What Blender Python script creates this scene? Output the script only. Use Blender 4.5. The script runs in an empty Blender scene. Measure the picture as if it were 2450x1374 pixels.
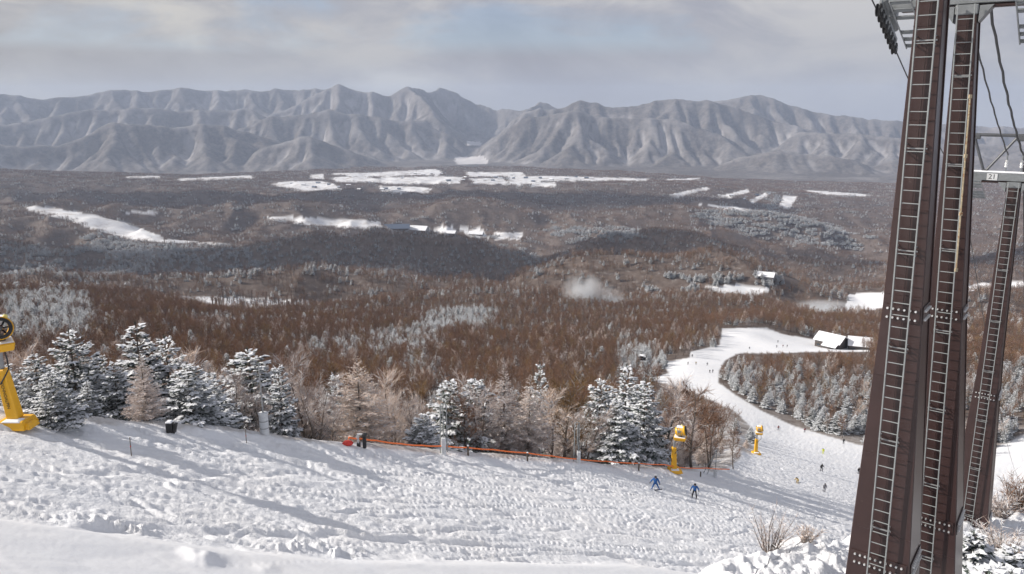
import bpy, bmesh, math, random
import numpy as np
from mathutils import Vector, Matrix
R = math.radians
PI = math.pi
rng = np.random.default_rng(7)
random.seed(7)
sc = bpy.context.scene
COL = sc.collection
# ------------------------------------------------------------------ camera numbers
PITCH = R(13.5); F = 1837.0; CX = 1225.0; CY = 687.0
cp, sp_ = math.cos(PITCH), math.sin(PITCH)

def P(px, py, d):
    """photo pixel at view depth d -> world point (survey of the place)"""
    X = (px-CX)/F*d; Y = -(py-CY)/F*d
    return Vector((X, d*cp+Y*sp_, -d*sp_+Y*cp))

def azel(px, py):
    v = P(px, py, 1.0)
    return math.atan2(v.x, v.y), math.atan2(v.z, math.hypot(v.x, v.y))

def project(x, y, z):
    d = y*cp - z*sp_
    v = y*sp_ + z*cp
    d = np.where(np.abs(d) < 1e-3, 1e-3, d)
    return np.where(d > 0, CX+F*x/d, -9999), np.where(d > 0, CY-F*v/d, -9999), d

# ------------------------------------------------------------------ noise
def _hash(ix, iy, seed):
    h = (ix.astype(np.int64)*374761393 + iy.astype(np.int64)*668265263 + seed*1442695041) & 0xffffffff
    h = ((h ^ (h >> 13))*1274126177) & 0xffffffff
    h = h ^ (h >> 16)
    return (h & 0xffff)/65535.0*2*PI

def gn(x, y, seed=0):
    ix = np.floor(x); iy = np.floor(y); fx = x-ix; fy = y-iy
    u = fx*fx*fx*(fx*(fx*6-15)+10); v = fy*fy*fy*(fy*(fy*6-15)+10)
    def g(ax, ay):
        a = _hash(ix+ax, iy+ay, seed)
        return np.cos(a)*(fx-ax)+np.sin(a)*(fy-ay)
    a = g(0, 0); b = g(1, 0); c = g(0, 1); d = g(1, 1)
    return 1.6*((a*(1-u)+b*u)*(1-v)+(c*(1-u)+d*u)*v)

def fbm(x, y, oct=4, seed=0, gain=.5):
    s = 0; a = 1
    for o in range(oct):
        s = s+a*gn(x*2.03**o+o*17.3, y*2.03**o-o*9.1, seed+o); a *= gain
    return s

def ss(a, b, x):
    t = np.clip((x-a)/(b-a), 0, 1); return t*t*(3-2*t)

def pip(px, py, poly):
    poly = np.asarray(poly, float); ins = np.zeros(px.shape, bool); n = len(poly); j = n-1
    for i in range(n):
        xi, yi = poly[i]; xj, yj = poly[j]
        if yi != yj:
            c = ((yi > py) != (yj > py)) & (px < (xj-xi)*(py-yi)/(yj-yi)+xi)
            ins ^= c
        j = i
    return ins

def seg_dist(x, y, pts):
    """distance to a polyline, and the arc parameter (index+t) of the nearest point"""
    best = np.full(np.shape(x), 1e18); par = np.zeros(np.shape(x)); side = np.zeros(np.shape(x))
    for i in range(len(pts)-1):
        ax, ay = pts[i][:2]; bx, by = pts[i+1][:2]; dx, dy = bx-ax, by-ay
        L = dx*dx+dy*dy
        t = np.clip(((x-ax)*dx+(y-ay)*dy)/L, 0, 1)
        qx = x-ax-t*dx; qy = y-ay-t*dy; d = qx*qx+qy*qy
        m = d < best
        best = np.where(m, d, best); par = np.where(m, i+t, par)
        side = np.where(m, np.sign(dx*(y-ay)-dy*(x-ax)), side)
    return np.sqrt(best), par, side

# ------------------------------------------------------------------ the near ground
def piste_plane(x, y):
    return -13.5 - .287*y - .307*x
L1 = (10.0, 18.2); LD = (.608, .794); LN = (-.794, .608)      # lift line: first tower base, direction, left normal
EDGE = [(-150, -70), (-100, -25), (-60, 8), (-26.7, 37.3), (-17.3, 47.2), (-11.4, 51.7), (-5.8, 59), (6.7, 72.5),
        (19.4, 87), (30, 100), (41, 127), (52, 160), (66, 205), (80, 262), (76, 300), (66, 331)]   # wood edge left of the piste
LIP = [(-80, 2), (-19.1, 25.8), (-12.2, 28.4), (-7.9, 30.6), (0, 36.7), (7.1, 42.3), (13, 45)]
def near_ground(x, y):
    p = piste_plane(x, y)
    s = (x-L1[0])*LD[0]+(y-L1[1])*LD[1]; t = (x-L1[0])*LN[0]+(y-L1[1])*LN[1]
    t = t + .7*gn(x*.25, y*.25, 5)
    g = -14.25-.29*s - .05*np.maximum(-t, 0)
    te = t+np.interp(s, [5, 11, 20, 30], [0, 1.5, 2.8, 3.2])
    w = ss(9.5, 4.4, te)*(1-ss(26, 75, s))
    z = p*(1-w)+g*w
    # snowy lip of the bank left below the camera
    ld, _, lsd = seg_dist(x, y, LIP); lq = ld*lsd
    lip = ss(.3, -1.6, lq)*ss(6, 9, t)
    z = z+.45*lip
    return z

# rings: horizontal distance, then photo (x, y) of the ground there
RINGS = [
 (160, [(-400, 955), (0, 960), (600, 965), (900, 975), (1200, 988), (1500, 1015), (1700, 1050), (1850, 1072), (2000, 1078), (2200, 1090), (2450, 1110), (2900, 1140)]),
 (300, [(-400, 855), (0, 860), (300, 870), (900, 890), (1200, 905), (1500, 930), (1740, 945), (1900, 975), (2100, 985), (2450, 990), (2900, 1010)]),
 (420, [(-400, 800), (0, 800), (300, 812), (600, 828), (900, 846), (1200, 860), (1500, 872), (1650, 850), (1800, 868), (2100, 880), (2450, 912), (2900, 930)]),
 (560, [(-400, 750), (0, 752), (300, 765), (600, 785), (900, 808), (1200, 818), (1500, 822), (1700, 790), (1800, 788), (1960, 822), (2100, 832), (2450, 865), (2900, 880)]),
 (800, [(-400, 705), (0, 712), (300, 725), (600, 760), (900, 760), (1200, 748), (1500, 752), (1800, 762), (2100, 785), (2450, 815), (2900, 830)]),
 (985, [(-400, 690), (0, 698), (250, 704), (400, 722), (550, 748), (700, 742), (820, 728), (1000, 706), (1200, 698), (1400, 716), (1500, 722), (1600, 712), (1750, 715), (1900, 750), (2100, 762), (2450, 780), (2900, 790)]),
 (1050, [(-400, 706), (0, 714), (250, 720), (400, 738), (550, 764), (700, 758), (820, 744), (1000, 722), (1200, 714), (1400, 732), (1500, 738), (1600, 728), (1750, 731), (1900, 766), (2100, 778), (2450, 796), (2900, 806)]),
 (1140, [(-400, 696), (0, 699), (250, 706), (400, 722), (550, 748), (700, 746), (820, 738), (1000, 720), (1200, 712), (1400, 724), (1500, 718), (1600, 708), (1750, 712), (1900, 747), (2100, 752), (2450, 765), (2900, 770)]),
 (1275, [(-400, 662), (0, 664), (300, 668), (500, 663), (700, 652), (850, 648), (1000, 650), (1100, 664), (1180, 692), (1260, 664), (1350, 632), (1450, 615), (1600, 608), (1700, 612), (1800, 628), (1950, 660), (2100, 690), (2300, 700), (2450, 695), (2900, 700)]),
 (1440, [(-400, 702), (0, 704), (300, 708), (500, 703), (700, 692), (850, 688), (1000, 690), (1100, 704), (1180, 732), (1260, 704), (1350, 672), (1450, 655), (1600, 648), (1700, 652), (1800, 668), (1950, 700), (2100, 730), (2300, 740), (2450, 735), (2900, 740)]),
 (1800, [(-400, 700), (0, 702), (300, 706), (500, 701), (700, 690), (850, 686), (1000, 688), (1100, 702), (1180, 730), (1260, 702), (1350, 670), (1450, 653), (1600, 646), (1700, 650), (1800, 666), (1950, 698), (2100, 728), (2300, 738), (2450, 733), (2900, 738)]),
 (2130, [(-400, 660), (0, 662), (300, 662), (700, 655), (1000, 655), (1180, 682), (1300, 650), (1600, 622), (1800, 636), (2100, 668), (2300, 678), (2450, 675), (2900, 670)]),
 (2300, [(-400, 585), (0, 586), (300, 590), (600, 592), (750, 570), (900, 562), (1050, 580), (1200, 605), (1300, 636), (1400, 575), (1500, 556), (1600, 560), (1750, 595), (1850, 630), (2000, 652), (2120, 664), (2300, 660), (2450, 640), (2900, 630)]),
 (2520, [(-400, 609), (0, 610), (300, 614), (600, 616), (750, 594), (900, 586), (1050, 604), (1200, 629), (1300, 660), (1400, 599), (1500, 580), (1600, 584), (1750, 619), (1850, 654), (2000, 676), (2120, 688), (2300, 684), (2450, 664), (2900, 654)]),
 (3020, [(-400, 586), (0, 586), (300, 586), (600, 588), (900, 571), (1100, 583), (1300, 618), (1500, 570), (1700, 588), (1850, 616), (2000, 638), (2300, 638), (2450, 618), (2900, 608)]),
 (3500, [(-400, 530), (0, 535), (200, 532), (400, 545), (650, 545), (900, 556), (1200, 560), (1400, 532), (1600, 535), (1750, 552), (1900, 580), (2050, 605), (2300, 600), (2450, 580), (2900, 570)]),
 (3740, [(-400, 490), (0, 494), (200, 497), (400, 508), (650, 500), (900, 512), (1150, 480), (1300, 505), (1500, 500), (1650, 495), (1850, 520), (2050, 560), (2200, 575), (2450, 545), (2900, 530)]),
 (3980, [(-400, 504), (0, 508), (200, 511), (400, 522), (650, 514), (900, 526), (1150, 494), (1300, 519), (1500, 514), (1650, 509), (1850, 534), (2050, 574), (2200, 589), (2450, 559), (2900, 544)]),
 (4500, [(-400, 479), (0, 483), (200, 487), (400, 496), (650, 488), (900, 495), (1150, 479), (1300, 490), (1400, 488), (1500, 488), (1600, 489), (1650, 489), (1750, 496), (1850, 507), (1900, 515), (2050, 536), (2200, 552), (2450, 523), (2900, 513)]),
 (4750, [(-400, 455), (0, 460), (200, 465), (400, 470), (650, 462), (900, 466), (1150, 462), (1400, 462), (1600, 474), (1750, 478), (1900, 500), (2050, 515), (2200, 528), (2450, 500), (2900, 490)]),
 (5000, [(-400, 461), (0, 466), (200, 471), (400, 476), (650, 468), (900, 472), (1150, 468), (1400, 468), (1600, 480), (1750, 484), (1900, 506), (2050, 521), (2200, 534), (2450, 506), (2900, 496)]),
 (5600, [(-400, 432), (0, 432), (200, 438), (400, 448), (650, 443), (900, 444), (1200, 440), (1500, 440), (1650, 452), (1900, 468), (2100, 490), (2200, 495), (2450, 465), (2900, 455)]),
 (6300, [(-400, 410), (0, 409), (200, 420), (400, 426), (650, 422), (900, 420), (1200, 420), (1500, 424), (1700, 438), (1900, 455), (2100, 462), (2450, 445), (2900, 440)]),
 (6900, [(-400, 405), (0, 404), (200, 416), (400, 422), (650, 415), (900, 404), (1050, 402), (1300, 405), (1500, 411), (1700, 428), (1900, 440), (2100, 445), (2450, 430), (2900, 425)]),
 (7500, [(-400, 420), (0, 420), (400, 430), (900, 420), (1300, 420), (1700, 432), (2100, 442), (2450, 430), (2900, 428)]),
]
RR = np.array([r for r, _ in RINGS], float)
def ring_tables(azs):
    T = np.zeros((len(RINGS), len(azs)))
    for k, (r, pts) in enumerate(RINGS):
        a = []; z = []
        for px, py in pts:
            aa, ee = azel(px, py); a.append(aa); z.append(r*math.tan(ee))
        v = np.interp(azs, a, z)
        T[k] = v
    # round the corners of the polylines a little
    n = 35; ker = np.hanning(n); ker /= ker.sum()
    for k in range(len(RINGS)):
        e = np.pad(T[k], n//2, mode='edge'); T[k] = np.convolve(e, ker, 'valid')
    return T

AZ = np.concatenate([np.radians(np.arange(-180, -44, 3.0)), np.radians(np.arange(-44, 44.001, .082)), np.radians(np.arange(47, 181, 3.0))])
AZ[-1] = PI; AZ[0] = -PI
RAD = np.concatenate([np.array([1.5, 4, 7, 9, 11, 12.5]), np.exp(np.arange(math.log(14), math.log(170), .0052)),
                      np.exp(np.arange(math.log(170), math.log(7500), .0066)), [7560]])
def pchip(X, Y, x):
    """monotone cubic down columns: X (K,), Y (K, N), x (M,) -> (M, N)"""
    h = np.diff(X)[:, None]; d = np.diff(Y, axis=0)/h
    m = np.zeros_like(Y)
    a, b = d[:-1], d[1:]
    w1 = 2*h[1:]+h[:-1]; w2 = h[1:]+2*h[:-1]
    with np.errstate(divide='ignore', invalid='ignore'):
        hm = (w1+w2)/(w1/a+w2/b)
    m[1:-1] = np.where(a*b > 0, hm, 0)
    m[0] = d[0]; m[-1] = d[-1]
    i = np.clip(np.searchsorted(X, x)-1, 0, len(X)-2)
    H = h[i]; t = ((x-X[i]))[:, None]/H
    y0, y1, m0, m1 = Y[i], Y[i+1], m[i], m[i+1]
    return ((1+2*t)*(1-t)**2)*y0+(t*(1-t)**2)*H*m0+(t*t*(3-2*t))*y1+(t*t*(t-1))*H*m1

AA, RG = np.meshgrid(AZ, RAD)
GX = RG*np.sin(AA); GY = RG*np.cos(AA)
TAB = ring_tables(np.clip(AZ, -R(46), R(46)))
i0 = np.searchsorted(RAD, 160.0)
FAR = np.zeros_like(RG); FAR[i0:] = pchip(np.log(RR), TAB, np.log(RAD[i0:])); FAR[:i0] = FAR[i0]
ND = near_ground(GX, GY)
ed, _, sd = seg_dist(GX, GY, EDGE)
ed = ed*sd                                       # > 0 on the wood side
e0 = np.clip(ed, 0, 200)
drop = .40*np.maximum(e0-1.5, 0)+.02*np.minimum(e0, 40)
ND = ND-np.minimum(drop, 45)
# little snow berm along the edge
ND = ND+.35*np.exp(-((ed-.5)/1.6)**2)*(RG < 200)*(1+.8*gn(GX*.12, GY*.12, 3))
w = ss(115, 185, RG)
w_right = ss(150, 330, RG)
rightish = ss(R(8), R(15), AA)
w = w*(1-rightish)+w_right*rightish
GZ = ND*(1-w)+FAR*w
# rolling ground
am = ss(150, 500, RG)
dip = fbm(GX/1100, GY/650, 4, 11)*34*ss(900, 2500, RG)*(1-.6*ss(4800, 6500, RG))
dip = dip-46*(np.abs(fbm(GX/330+3, GY/560, 3, 21))-.3)*ss(700, 1800, RG)*(1-.75*ss(4600, 6000, RG))
dip = dip+fbm(GX/110, GY/110, 3, 31)*3.2*am
GZ = GZ+dip*ss(180, 600, RG)

def H(x, y):
    """ground height at any point (bilinear over the polar survey)"""
    x = np.asarray(x, float); y = np.asarray(y, float)
    r = np.clip(np.hypot(x, y), RAD[0], RAD[-1]-1e-6); a = np.arctan2(x, y)
    i = np.clip(np.searchsorted(RAD, r)-1, 0, len(RAD)-2); j = np.clip(np.searchsorted(AZ, a)-1, 0, len(AZ)-2)
    u = (r-RAD[i])/(RAD[i+1]-RAD[i]); v = (a-AZ[j])/(AZ[j+1]-AZ[j])
    return (GZ[i, j]*(1-v)+GZ[i, j+1]*v)*(1-u)+(GZ[i+1, j]*(1-v)+GZ[i+1, j+1]*v)*u

def ground_at(px, py, rmin=12, rmax=7500):
    """where the sight line through a photo pixel first meets the ground"""
    v = P(px, py, 1.0); h = math.hypot(v.x, v.y)
    rs = np.exp(np.linspace(math.log(rmin), math.log(rmax), 6000))
    z = H(v.x/h*rs, v.y/h*rs); k = np.argmax(v.z/h*rs <= z)
    r = rs[k] if k > 0 else rs[-1]
    return Vector((v.x/h*r, v.y/h*r, float(H(v.x/h*r, v.y/h*r))))

# open snow inside the woods (photo outlines of real clearings)
CLEAR = [
 [(1545, 908), (1600, 893), (1585, 868), (1650, 856), (1650, 842), (1722, 826), (1728, 786), (1832, 784), (1872, 800), (1962, 815), (2075, 830), (2080, 842), (1960, 842), (1860, 845), (1770, 845), (1735, 862), (1722, 885), (1718, 915), (1760, 945), (1820, 982), (1900, 1020), (2060, 1066), (2200, 1090), (2450, 1150), (2450, 1374), (1600, 1374), (1700, 1130), (1790, 1112), (1806, 1080), (1795, 1020), (1760, 985), (1640, 930)],
 [(60, 494), (120, 496), (200, 510), (300, 533), (388, 566), (394, 580), (330, 577), (250, 556), (160, 527), (70, 505)],
 [(394, 572), (470, 578), (545, 584), (545, 588), (470, 584), (394, 580)],
 [(300, 506), (375, 504), (380, 514), (300, 511)],
 [(640, 519), (800, 522), (910, 531), (915, 546), (820, 546), (700, 534), (640, 526)],
 [(925, 545), (1030, 543), (1030, 558), (940, 558)],
 [(1030, 544), (1082, 543), (1098, 562), (1040, 562)],
 [(1100, 548), (1152, 548), (1172, 571), (1120, 566)],
 [(1180, 555), (1252, 558), (1245, 573), (1182, 573)],
 [(740, 418), (775, 417), (775, 429), (740, 429)],
 [(795, 415), (905, 413), (1040, 405), (1060, 410), (1050, 420), (900, 424), (795, 420)],
 [(640, 440), (690, 434), (770, 434), (800, 440), (820, 455), (720, 457), (680, 450)],
 [(790, 425), (870, 422), (915, 430), (905, 438), (800, 436)],
 [(905, 425), (1060, 422), (1110, 424), (1100, 440), (960, 442), (910, 440)],
 [(905, 445), (1000, 447), (1035, 452), (1020, 462), (915, 462)],
 [(1110, 412), (1250, 412), (1260, 424), (1120, 424)],
 [(1120, 427), (1205, 427), (1222, 443), (1130, 442)],
 [(1212, 424), (1300, 421), (1420, 424), (1560, 428), (1550, 434), (1400, 434), (1300, 434), (1240, 446), (1215, 440)],
 [(1260, 436), (1330, 436), (1330, 448), (1270, 448)],
 [(1590, 429), (1675, 426), (1675, 431), (1592, 434)],
 [(1600, 466), (1690, 447), (1702, 452), (1625, 471)],
 [(1715, 471), (1790, 452), (1794, 460), (1742, 476)],
 [(1790, 480), (1830, 462), (1838, 468), (1803, 487)],
 [(1862, 497), (1874, 467), (1908, 470), (1890, 499)],
 [(1650, 487), (1762, 495), (1822, 506), (1760, 505)],
 [(1925, 455), (2050, 463), (2110, 470), (2000, 470), (1930, 461)],
 [(300, 423), (380, 421), (384, 427), (305, 428)],
 [(425, 428), (600, 420), (610, 427), (500, 431), (425, 432)],
 [(1688, 686), (1760, 681), (1800, 688), (1842, 684), (1838, 700), (1792, 706), (1720, 701)],
 [(2030, 705), (2115, 698), (2125, 738), (2060, 742), (1970, 764), (1912, 744), (1980, 747), (2022, 736)],
 [(2284, 690), (2340, 680), (2452, 672), (2452, 684), (2330, 695), (2284, 712)],
 [(392, 708), (560, 711), (740, 722), (745, 747), (600, 750), (500, 742)],
 [(2300, 1060), (2375, 1075), (2450, 1040), (2700, 1040), (2700, 1374), (2300, 1374)],
]
GPX, GPY, GPD = project(GX, GY, GZ)
OPEN = np.zeros(RG.shape, bool)
for pl in CLEAR:
    a = np.array(pl); m = (GPX > a[:, 0].min()-2) & (GPX < a[:, 0].max()+2) & (GPY > a[:, 1].min()-2) & (GPY < a[:, 1].max()+2)
    q = np.zeros(RG.shape, bool); q[m] = pip(GPX[m], GPY[m], pl); OPEN |= q
nearp = (ed < 0) & (RG < 150) & ((GPD < 2) | (GPY > 1060) | (RG < 100))
OPEN |= nearp
OPENF = OPEN.astype(float); OPEN0 = OPENF.copy()
# soften by a cell
OPENF[1:-1, 1:-1] = (OPENF[1:-1, 1:-1]*2+OPENF[:-2, 1:-1]+OPENF[2:, 1:-1]+OPENF[1:-1, :-2]+OPENF[1:-1, 2:])/6
OPENF = np.where(RG > 900, OPEN0, OPENF)
def is_open(x, y):
    r = np.clip(np.hypot(x, y), RAD[0], RAD[-1]-1e-6); a = np.arctan2(x, y)
    i = np.clip(np.searchsorted(RAD, r)-1, 0, len(RAD)-2); j = np.clip(np.searchsorted(AZ, a)-1, 0, len(AZ)-2)
    return OPENF[i, j] > .4

# ------------------------------------------------------------------ snow relief of the near piste
nz = RG < 420
X_ = GX[nz]; Y_ = GY[nz]; rg = RG[nz]
s = (X_-L1[0])*LD[0]+(Y_-L1[1])*LD[1]; t = (X_-L1[0])*LN[0]+(Y_-L1[1])*LN[1]
_a, _b, _c = seg_dist(X_, Y_, LIP); lipz = _a*_c+.5*gn(X_*.4, Y_*.4, 83)
smooth = ss(.4, -.5, lipz)*(t > 4)*(Y_ < 48)
onp = (ed[nz] < 0)
wx = X_+1.3*gn(X_*.21, Y_*.21, 51); wy = Y_+1.3*gn(X_*.21+9, Y_*.21, 52)
rel = .085*fbm(X_*.10, Y_*.13, 2, 41)+.022*fbm(wx*.5, wy*.75, 3, 42)+.022*fbm(wx*1.7, wy*2.6, 3, 43)
patch = ss(-.25, .5, fbm(X_*.07, Y_*.1, 2, 44))
chop = np.maximum(fbm(wx*3.6, wy*3.2, 2, 45), 0)
rel = rel+.032*chop*patch
for k, (ca, sa, lam, wd, dep) in enumerate([(.99, .1, 1.7, .07, .06), (.93, .36, 2.1, .06, .07), (.97, -.2, 2.4, .06, .07), (.8, .6, 2.2, .06, .06), (.98, .2, 5.5, .05, .10), (.86, .5, 4.0, .05, .09), (.72, .69, 3.4, .045, .08), (.95, -.3, 7, .045, .09), (.9, .42, 8, .06, .12)]):
    u = (X_*ca+Y_*sa)/(lam*7); v = (-X_*sa+Y_*ca)/lam
    n = gn(u+11*k, v, 60+k)+.06*gn(X_*.5, Y_*.5, 66+k)
    dep = dep*1.05; wd = wd*.62
    rel = rel-dep*np.exp(-(n/wd)**2)+.6*dep*np.exp(-((n-2.0*wd)/wd)**2)
rel = rel+smooth*.25*gn((X_*.93+Y_*.36)*.12, (-X_*.36+Y_*.93)*.9, 87)*(1+.5*gn(X_*.3, Y_*.3, 89))
grade = 1-.86*smooth
bank = ss(6.5, 4.0, t+np.interp(s, [5, 11, 20, 30], [0, 1.5, 2.8, 3.2]))*(1-ss(26, 60, s))
rel = rel*(1-bank)*grade+bank*(.28*fbm(X_*.33, Y_*.33, 3, 71)+.22*np.abs(fbm(X_*1.1, Y_*1.1, 3, 72))+.09*fbm(X_*3, Y_*3, 3, 73))
# crumbled snow thrown up along the lip
brk = ss(-.2, .35, fbm(X_*.23+4, Y_*.23, 2, 85))
cr = brk*np.exp(-((lipz-.75-.3*gn(X_*.3, Y_*.3, 80))/.5)**2)*ss(-4, -9, X_)*(t > 5)
rel = rel+cr*.42*np.maximum(fbm(X_*2.2, Y_*2.2, 3, 81), 0)+cr*.08
for bx, by, br_, bh in ((492, 1352, .6, .24), (455, 1335, .4, .10), (640, 1374, .45, .08), (1010, 1330, .8, .12)):
    v_ = P(bx, by, 1.0); k_ = (-13.3)/(v_.z+.287*v_.y+.307*v_.x); gx_, gy_ = v_.x*k_, v_.y*k_
    rel = rel+bh*np.exp(-(((X_-gx_)**2+(Y_-gy_)**2)/br_**2)**1.4)*(1+.35*fbm(X_*1.6, Y_*1.6, 2, 88))
rel = rel*(1-ss(90, 400, rg)*.75)
rel = rel*np.where(onp | (bank > .1), 1, .7)
tmp = GZ[nz]; tmp = tmp+rel; GZ[nz] = tmp
ROUGHN = np.zeros(RG.shape); ROUGHN[nz] = (1-smooth)

# ------------------------------------------------------------------ object helpers
def tag(o, label=None, cat=None, group=None, kind=None):
    if label: o['label'] = label
    if cat: o['category'] = cat
    if group: o['group'] = group
    if kind: o['kind'] = kind
    return o

def mesh_np(name, V, Fc, mats, parent=None, mi=None, smooth=False, attrs=None, link=True):
    """V (n,3), Fc: list of arrays (m,k) of faces"""
    me = bpy.data.meshes.new(name)
    V = np.asarray(V, np.float32)
    if isinstance(Fc, np.ndarray): Fc = [Fc]
    Fc = [np.asarray(f, np.int32) for f in Fc if len(f)]
    loops = np.concatenate([f.ravel() for f in Fc]); tot = np.concatenate([np.full(len(f), f.shape[1], np.int32) for f in Fc])
    st = np.concatenate([[0], np.cumsum(tot)[:-1]]).astype(np.int32)
    me.vertices.add(len(V)); me.vertices.foreach_set('co', V.ravel())
    me.loops.add(len(loops)); me.loops.foreach_set('vertex_index', loops)
    me.polygons.add(len(tot)); me.polygons.foreach_set('loop_start', st)
    if mi is not None: me.polygons.foreach_set('material_index', np.asarray(mi, np.int32))
    if smooth: me.polygons.foreach_set('use_smooth', np.ones(len(tot), bool))
    for k, a in (attrs or {}).items():
        at = me.attributes.new(k, 'FLOAT', 'POINT'); at.data.foreach_set('value', np.asarray(a, np.float32).ravel())
    me.update(calc_edges=True)
    for m in (mats if isinstance(mats, (list, tuple)) else [mats]): me.materials.append(m)
    o = bpy.data.objects.new(name, me)
    if link: COL.objects.link(o)
    if parent is not None: o.parent = parent
    return o

def empty(name, loc=(0, 0, 0), rot=None, link=True):
    o = bpy.data.objects.new(name, None); o.empty_display_size = .3
    if link: COL.objects.link(o)
    o.location = loc
    if rot is not None: o.rotation_euler = rot
    return o

class MB:
    """collects shapes into one mesh"""
    def __init__(s): s.v = []; s.f = []; s.m = []; s.cur = 0
    def add(s, vs, fs):
        b = len(s.v); s.v += [tuple(v) for v in vs]
        for f in fs: s.f.append(tuple(b+i for i in f)); s.m.append(s.cur)
    def box(s, c, d, M=None, taper=1.0, bev=0.0):
        c = Vector(c); hx, hy, hz = d[0]/2, d[1]/2, d[2]/2
        if bev <= 0:
            vs = []
            for z, k in ((-hz, 1), (hz, taper)):
                for x, y in ((-hx, -hy), (hx, -hy), (hx, hy), (-hx, hy)): vs.append(Vector((x*k, y*k, z)))
            fs = [(0, 3, 2, 1), (4, 5, 6, 7), (0, 1, 5, 4), (1, 2, 6, 5), (2, 3, 7, 6), (3, 0, 4, 7)]
        else:
            vs = []; fs = []
            b = min(bev, hx*.9, hy*.9, hz*.9)
            for z, ins in ((-hz, b), (-hz+b, 0), (hz-b, 0), (hz, b)):
                k = 1+(taper-1)*(z+hz)/(2*hz)
                for x, y in ((-hx+b+ins*0, -hy+ins), (hx-b, -hy+ins), (hx-ins, -hy+b), (hx-ins, hy-b), (hx-b, hy-ins), (-hx+b, hy-ins), (-hx+ins, hy-b), (-hx+ins, -hy+b)):
                    vs.append(Vector((x*k, y*k, z)))
            for l in range(3):
                for i in range(8): fs.append((l*8+i, l*8+(i+1) % 8, l*8+8+(i+1) % 8, l*8+8+i))
            fs.append(tuple(range(7, -1, -1))); fs.append(tuple(range(24, 32)))
        if M is not None: vs = [M @ v for v in vs]
        s.add([v+c for v in vs], fs)
    def tube(s, pts, rad, n=8, cap=True):
        pts = [Vector(p) for p in pts]
        if not isinstance(rad, (list, tuple)): rad = [rad]*len(pts)
        b = len(s.v); prev = None
        for i, p in enumerate(pts):
            d = (pts[min(i+1, len(pts)-1)]-pts[max(i-1, 0)])
            if d.length < 1e-9: d = Vector((0, 0, 1))
            d.normalize()
            u = prev-d*prev.dot(d) if prev is not None else (Vector((0, 0, 1)).cross(d) if abs(d.z) < .95 else Vector((1, 0, 0)).cross(d))
            if u.length < 1e-6: u = d.orthogonal()
            u.normalize(); prev = u; w = d.cross(u)
            for k in range(n):
                a = 2*PI*k/n; s.v.append(tuple(p+(u*math.cos(a)+w*math.sin(a))*rad[i]))
        for i in range(len(pts)-1):
            for k in range(n):
                s.f.append((b+i*n+k, b+i*n+(k+1) % n, b+(i+1)*n+(k+1) % n, b+(i+1)*n+k)); s.m.append(s.cur)
        if cap:
            s.f.append(tuple(b+k for k in range(n-1, -1, -1))); s.m.append(s.cur)
            e = b+(len(pts)-1)*n; s.f.append(tuple(e+k for k in range(n))); s.m.append(s.cur)
    def lathe(s, prof, n=16, M=None, closed=False):
        b = len(s.v)
        for r, z in prof:
            for k in range(n):
                a = 2*PI*k/n; v = Vector((r*math.cos(a), r*math.sin(a), z)); s.v.append(tuple(M @ v if M is not None else v))
        L = len(prof)
        for i in range(L if closed else L-1):
            j = (i+1) % L
            for k in range(n): s.f.append((b+i*n+k, b+i*n+(k+1) % n, b+j*n+(k+1) % n, b+j*n+k)); s.m.append(s.cur)
        if not closed:
            if prof[0][0] > 1e-4: s.f.append(tuple(b+k for k in range(n-1, -1, -1))); s.m.append(s.cur)
            e = b+(L-1)*n
            if prof[-1][0] > 1e-4: s.f.append(tuple(e+k for k in range(n))); s.m.append(s.cur)
    def build(s, name, mats, parent=None, smooth=False, link=True):
        me = bpy.data.meshes.new(name); me.from_pydata(s.v, [], s.f)
        for m in (mats if isinstance(mats, (list, tuple)) else [mats]): me.materials.append(m)
        me.polygons.foreach_set('material_index', s.m)
        if smooth: me.polygons.foreach_set('use_smooth', [True]*len(s.f))
        me.update()
        o = bpy.data.objects.new(name, me)
        if link: COL.objects.link(o)
        if parent is not None: o.parent = parent
        return o

def copy_tree(o, parent=None):
    c = o.copy(); COL.objects.link(c); c.parent = parent
    for ch in list(o.children): copy_tree(ch, c)
    return c

# ------------------------------------------------------------------ materials
def newmat(name):
    m = bpy.data.materials.new(name); m.use_nodes = True
    nt = m.node_tree; b = nt.nodes['Principled BSDF']; return m, nt, b
def N(nt, t, **kw):
    n = nt.nodes.new(t)
    for k, v in kw.items(): setattr(n, k, v)
    return n
def ramp(nt, pts, fac=None):
    r = N(nt, 'ShaderNodeValToRGB'); e = r.color_ramp.elements
    while len(e) > 1: e.remove(e[-1])
    for i, (p, c) in enumerate(pts):
        if i == 0: el = e[0]; el.position = p
        else: el = e.new(p)
        el.color = c if len(c) == 4 else (*c, 1)
    if fac is not None: nt.links.new(fac, r.inputs['Fac'])
    return r
def noise(nt, scale, detail=3, rough=.55, vec=None, out='Fac'):
    n = N(nt, 'ShaderNodeTexNoise'); n.inputs['Scale'].default_value = scale; n.inputs['Detail'].default_value = detail; n.inputs['Roughness'].default_value = rough
    if vec is not None: nt.links.new(vec, n.inputs['Vector'])
    return n
def mixc(nt, fac, a, b, blend='MIX'):
    m = N(nt, 'ShaderNodeMix', data_type='RGBA', blend_type=blend)
    for s_, v in ((m.inputs[0], fac), (m.inputs[6], a), (m.inputs[7], b)):
        if isinstance(v, (int, float)): s_.default_value = v
        elif isinstance(v, (tuple, list)): s_.default_value = (*v, 1) if len(v) == 3 else v
        else: nt.links.new(v, s_)
    return m.outputs[2]
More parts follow.
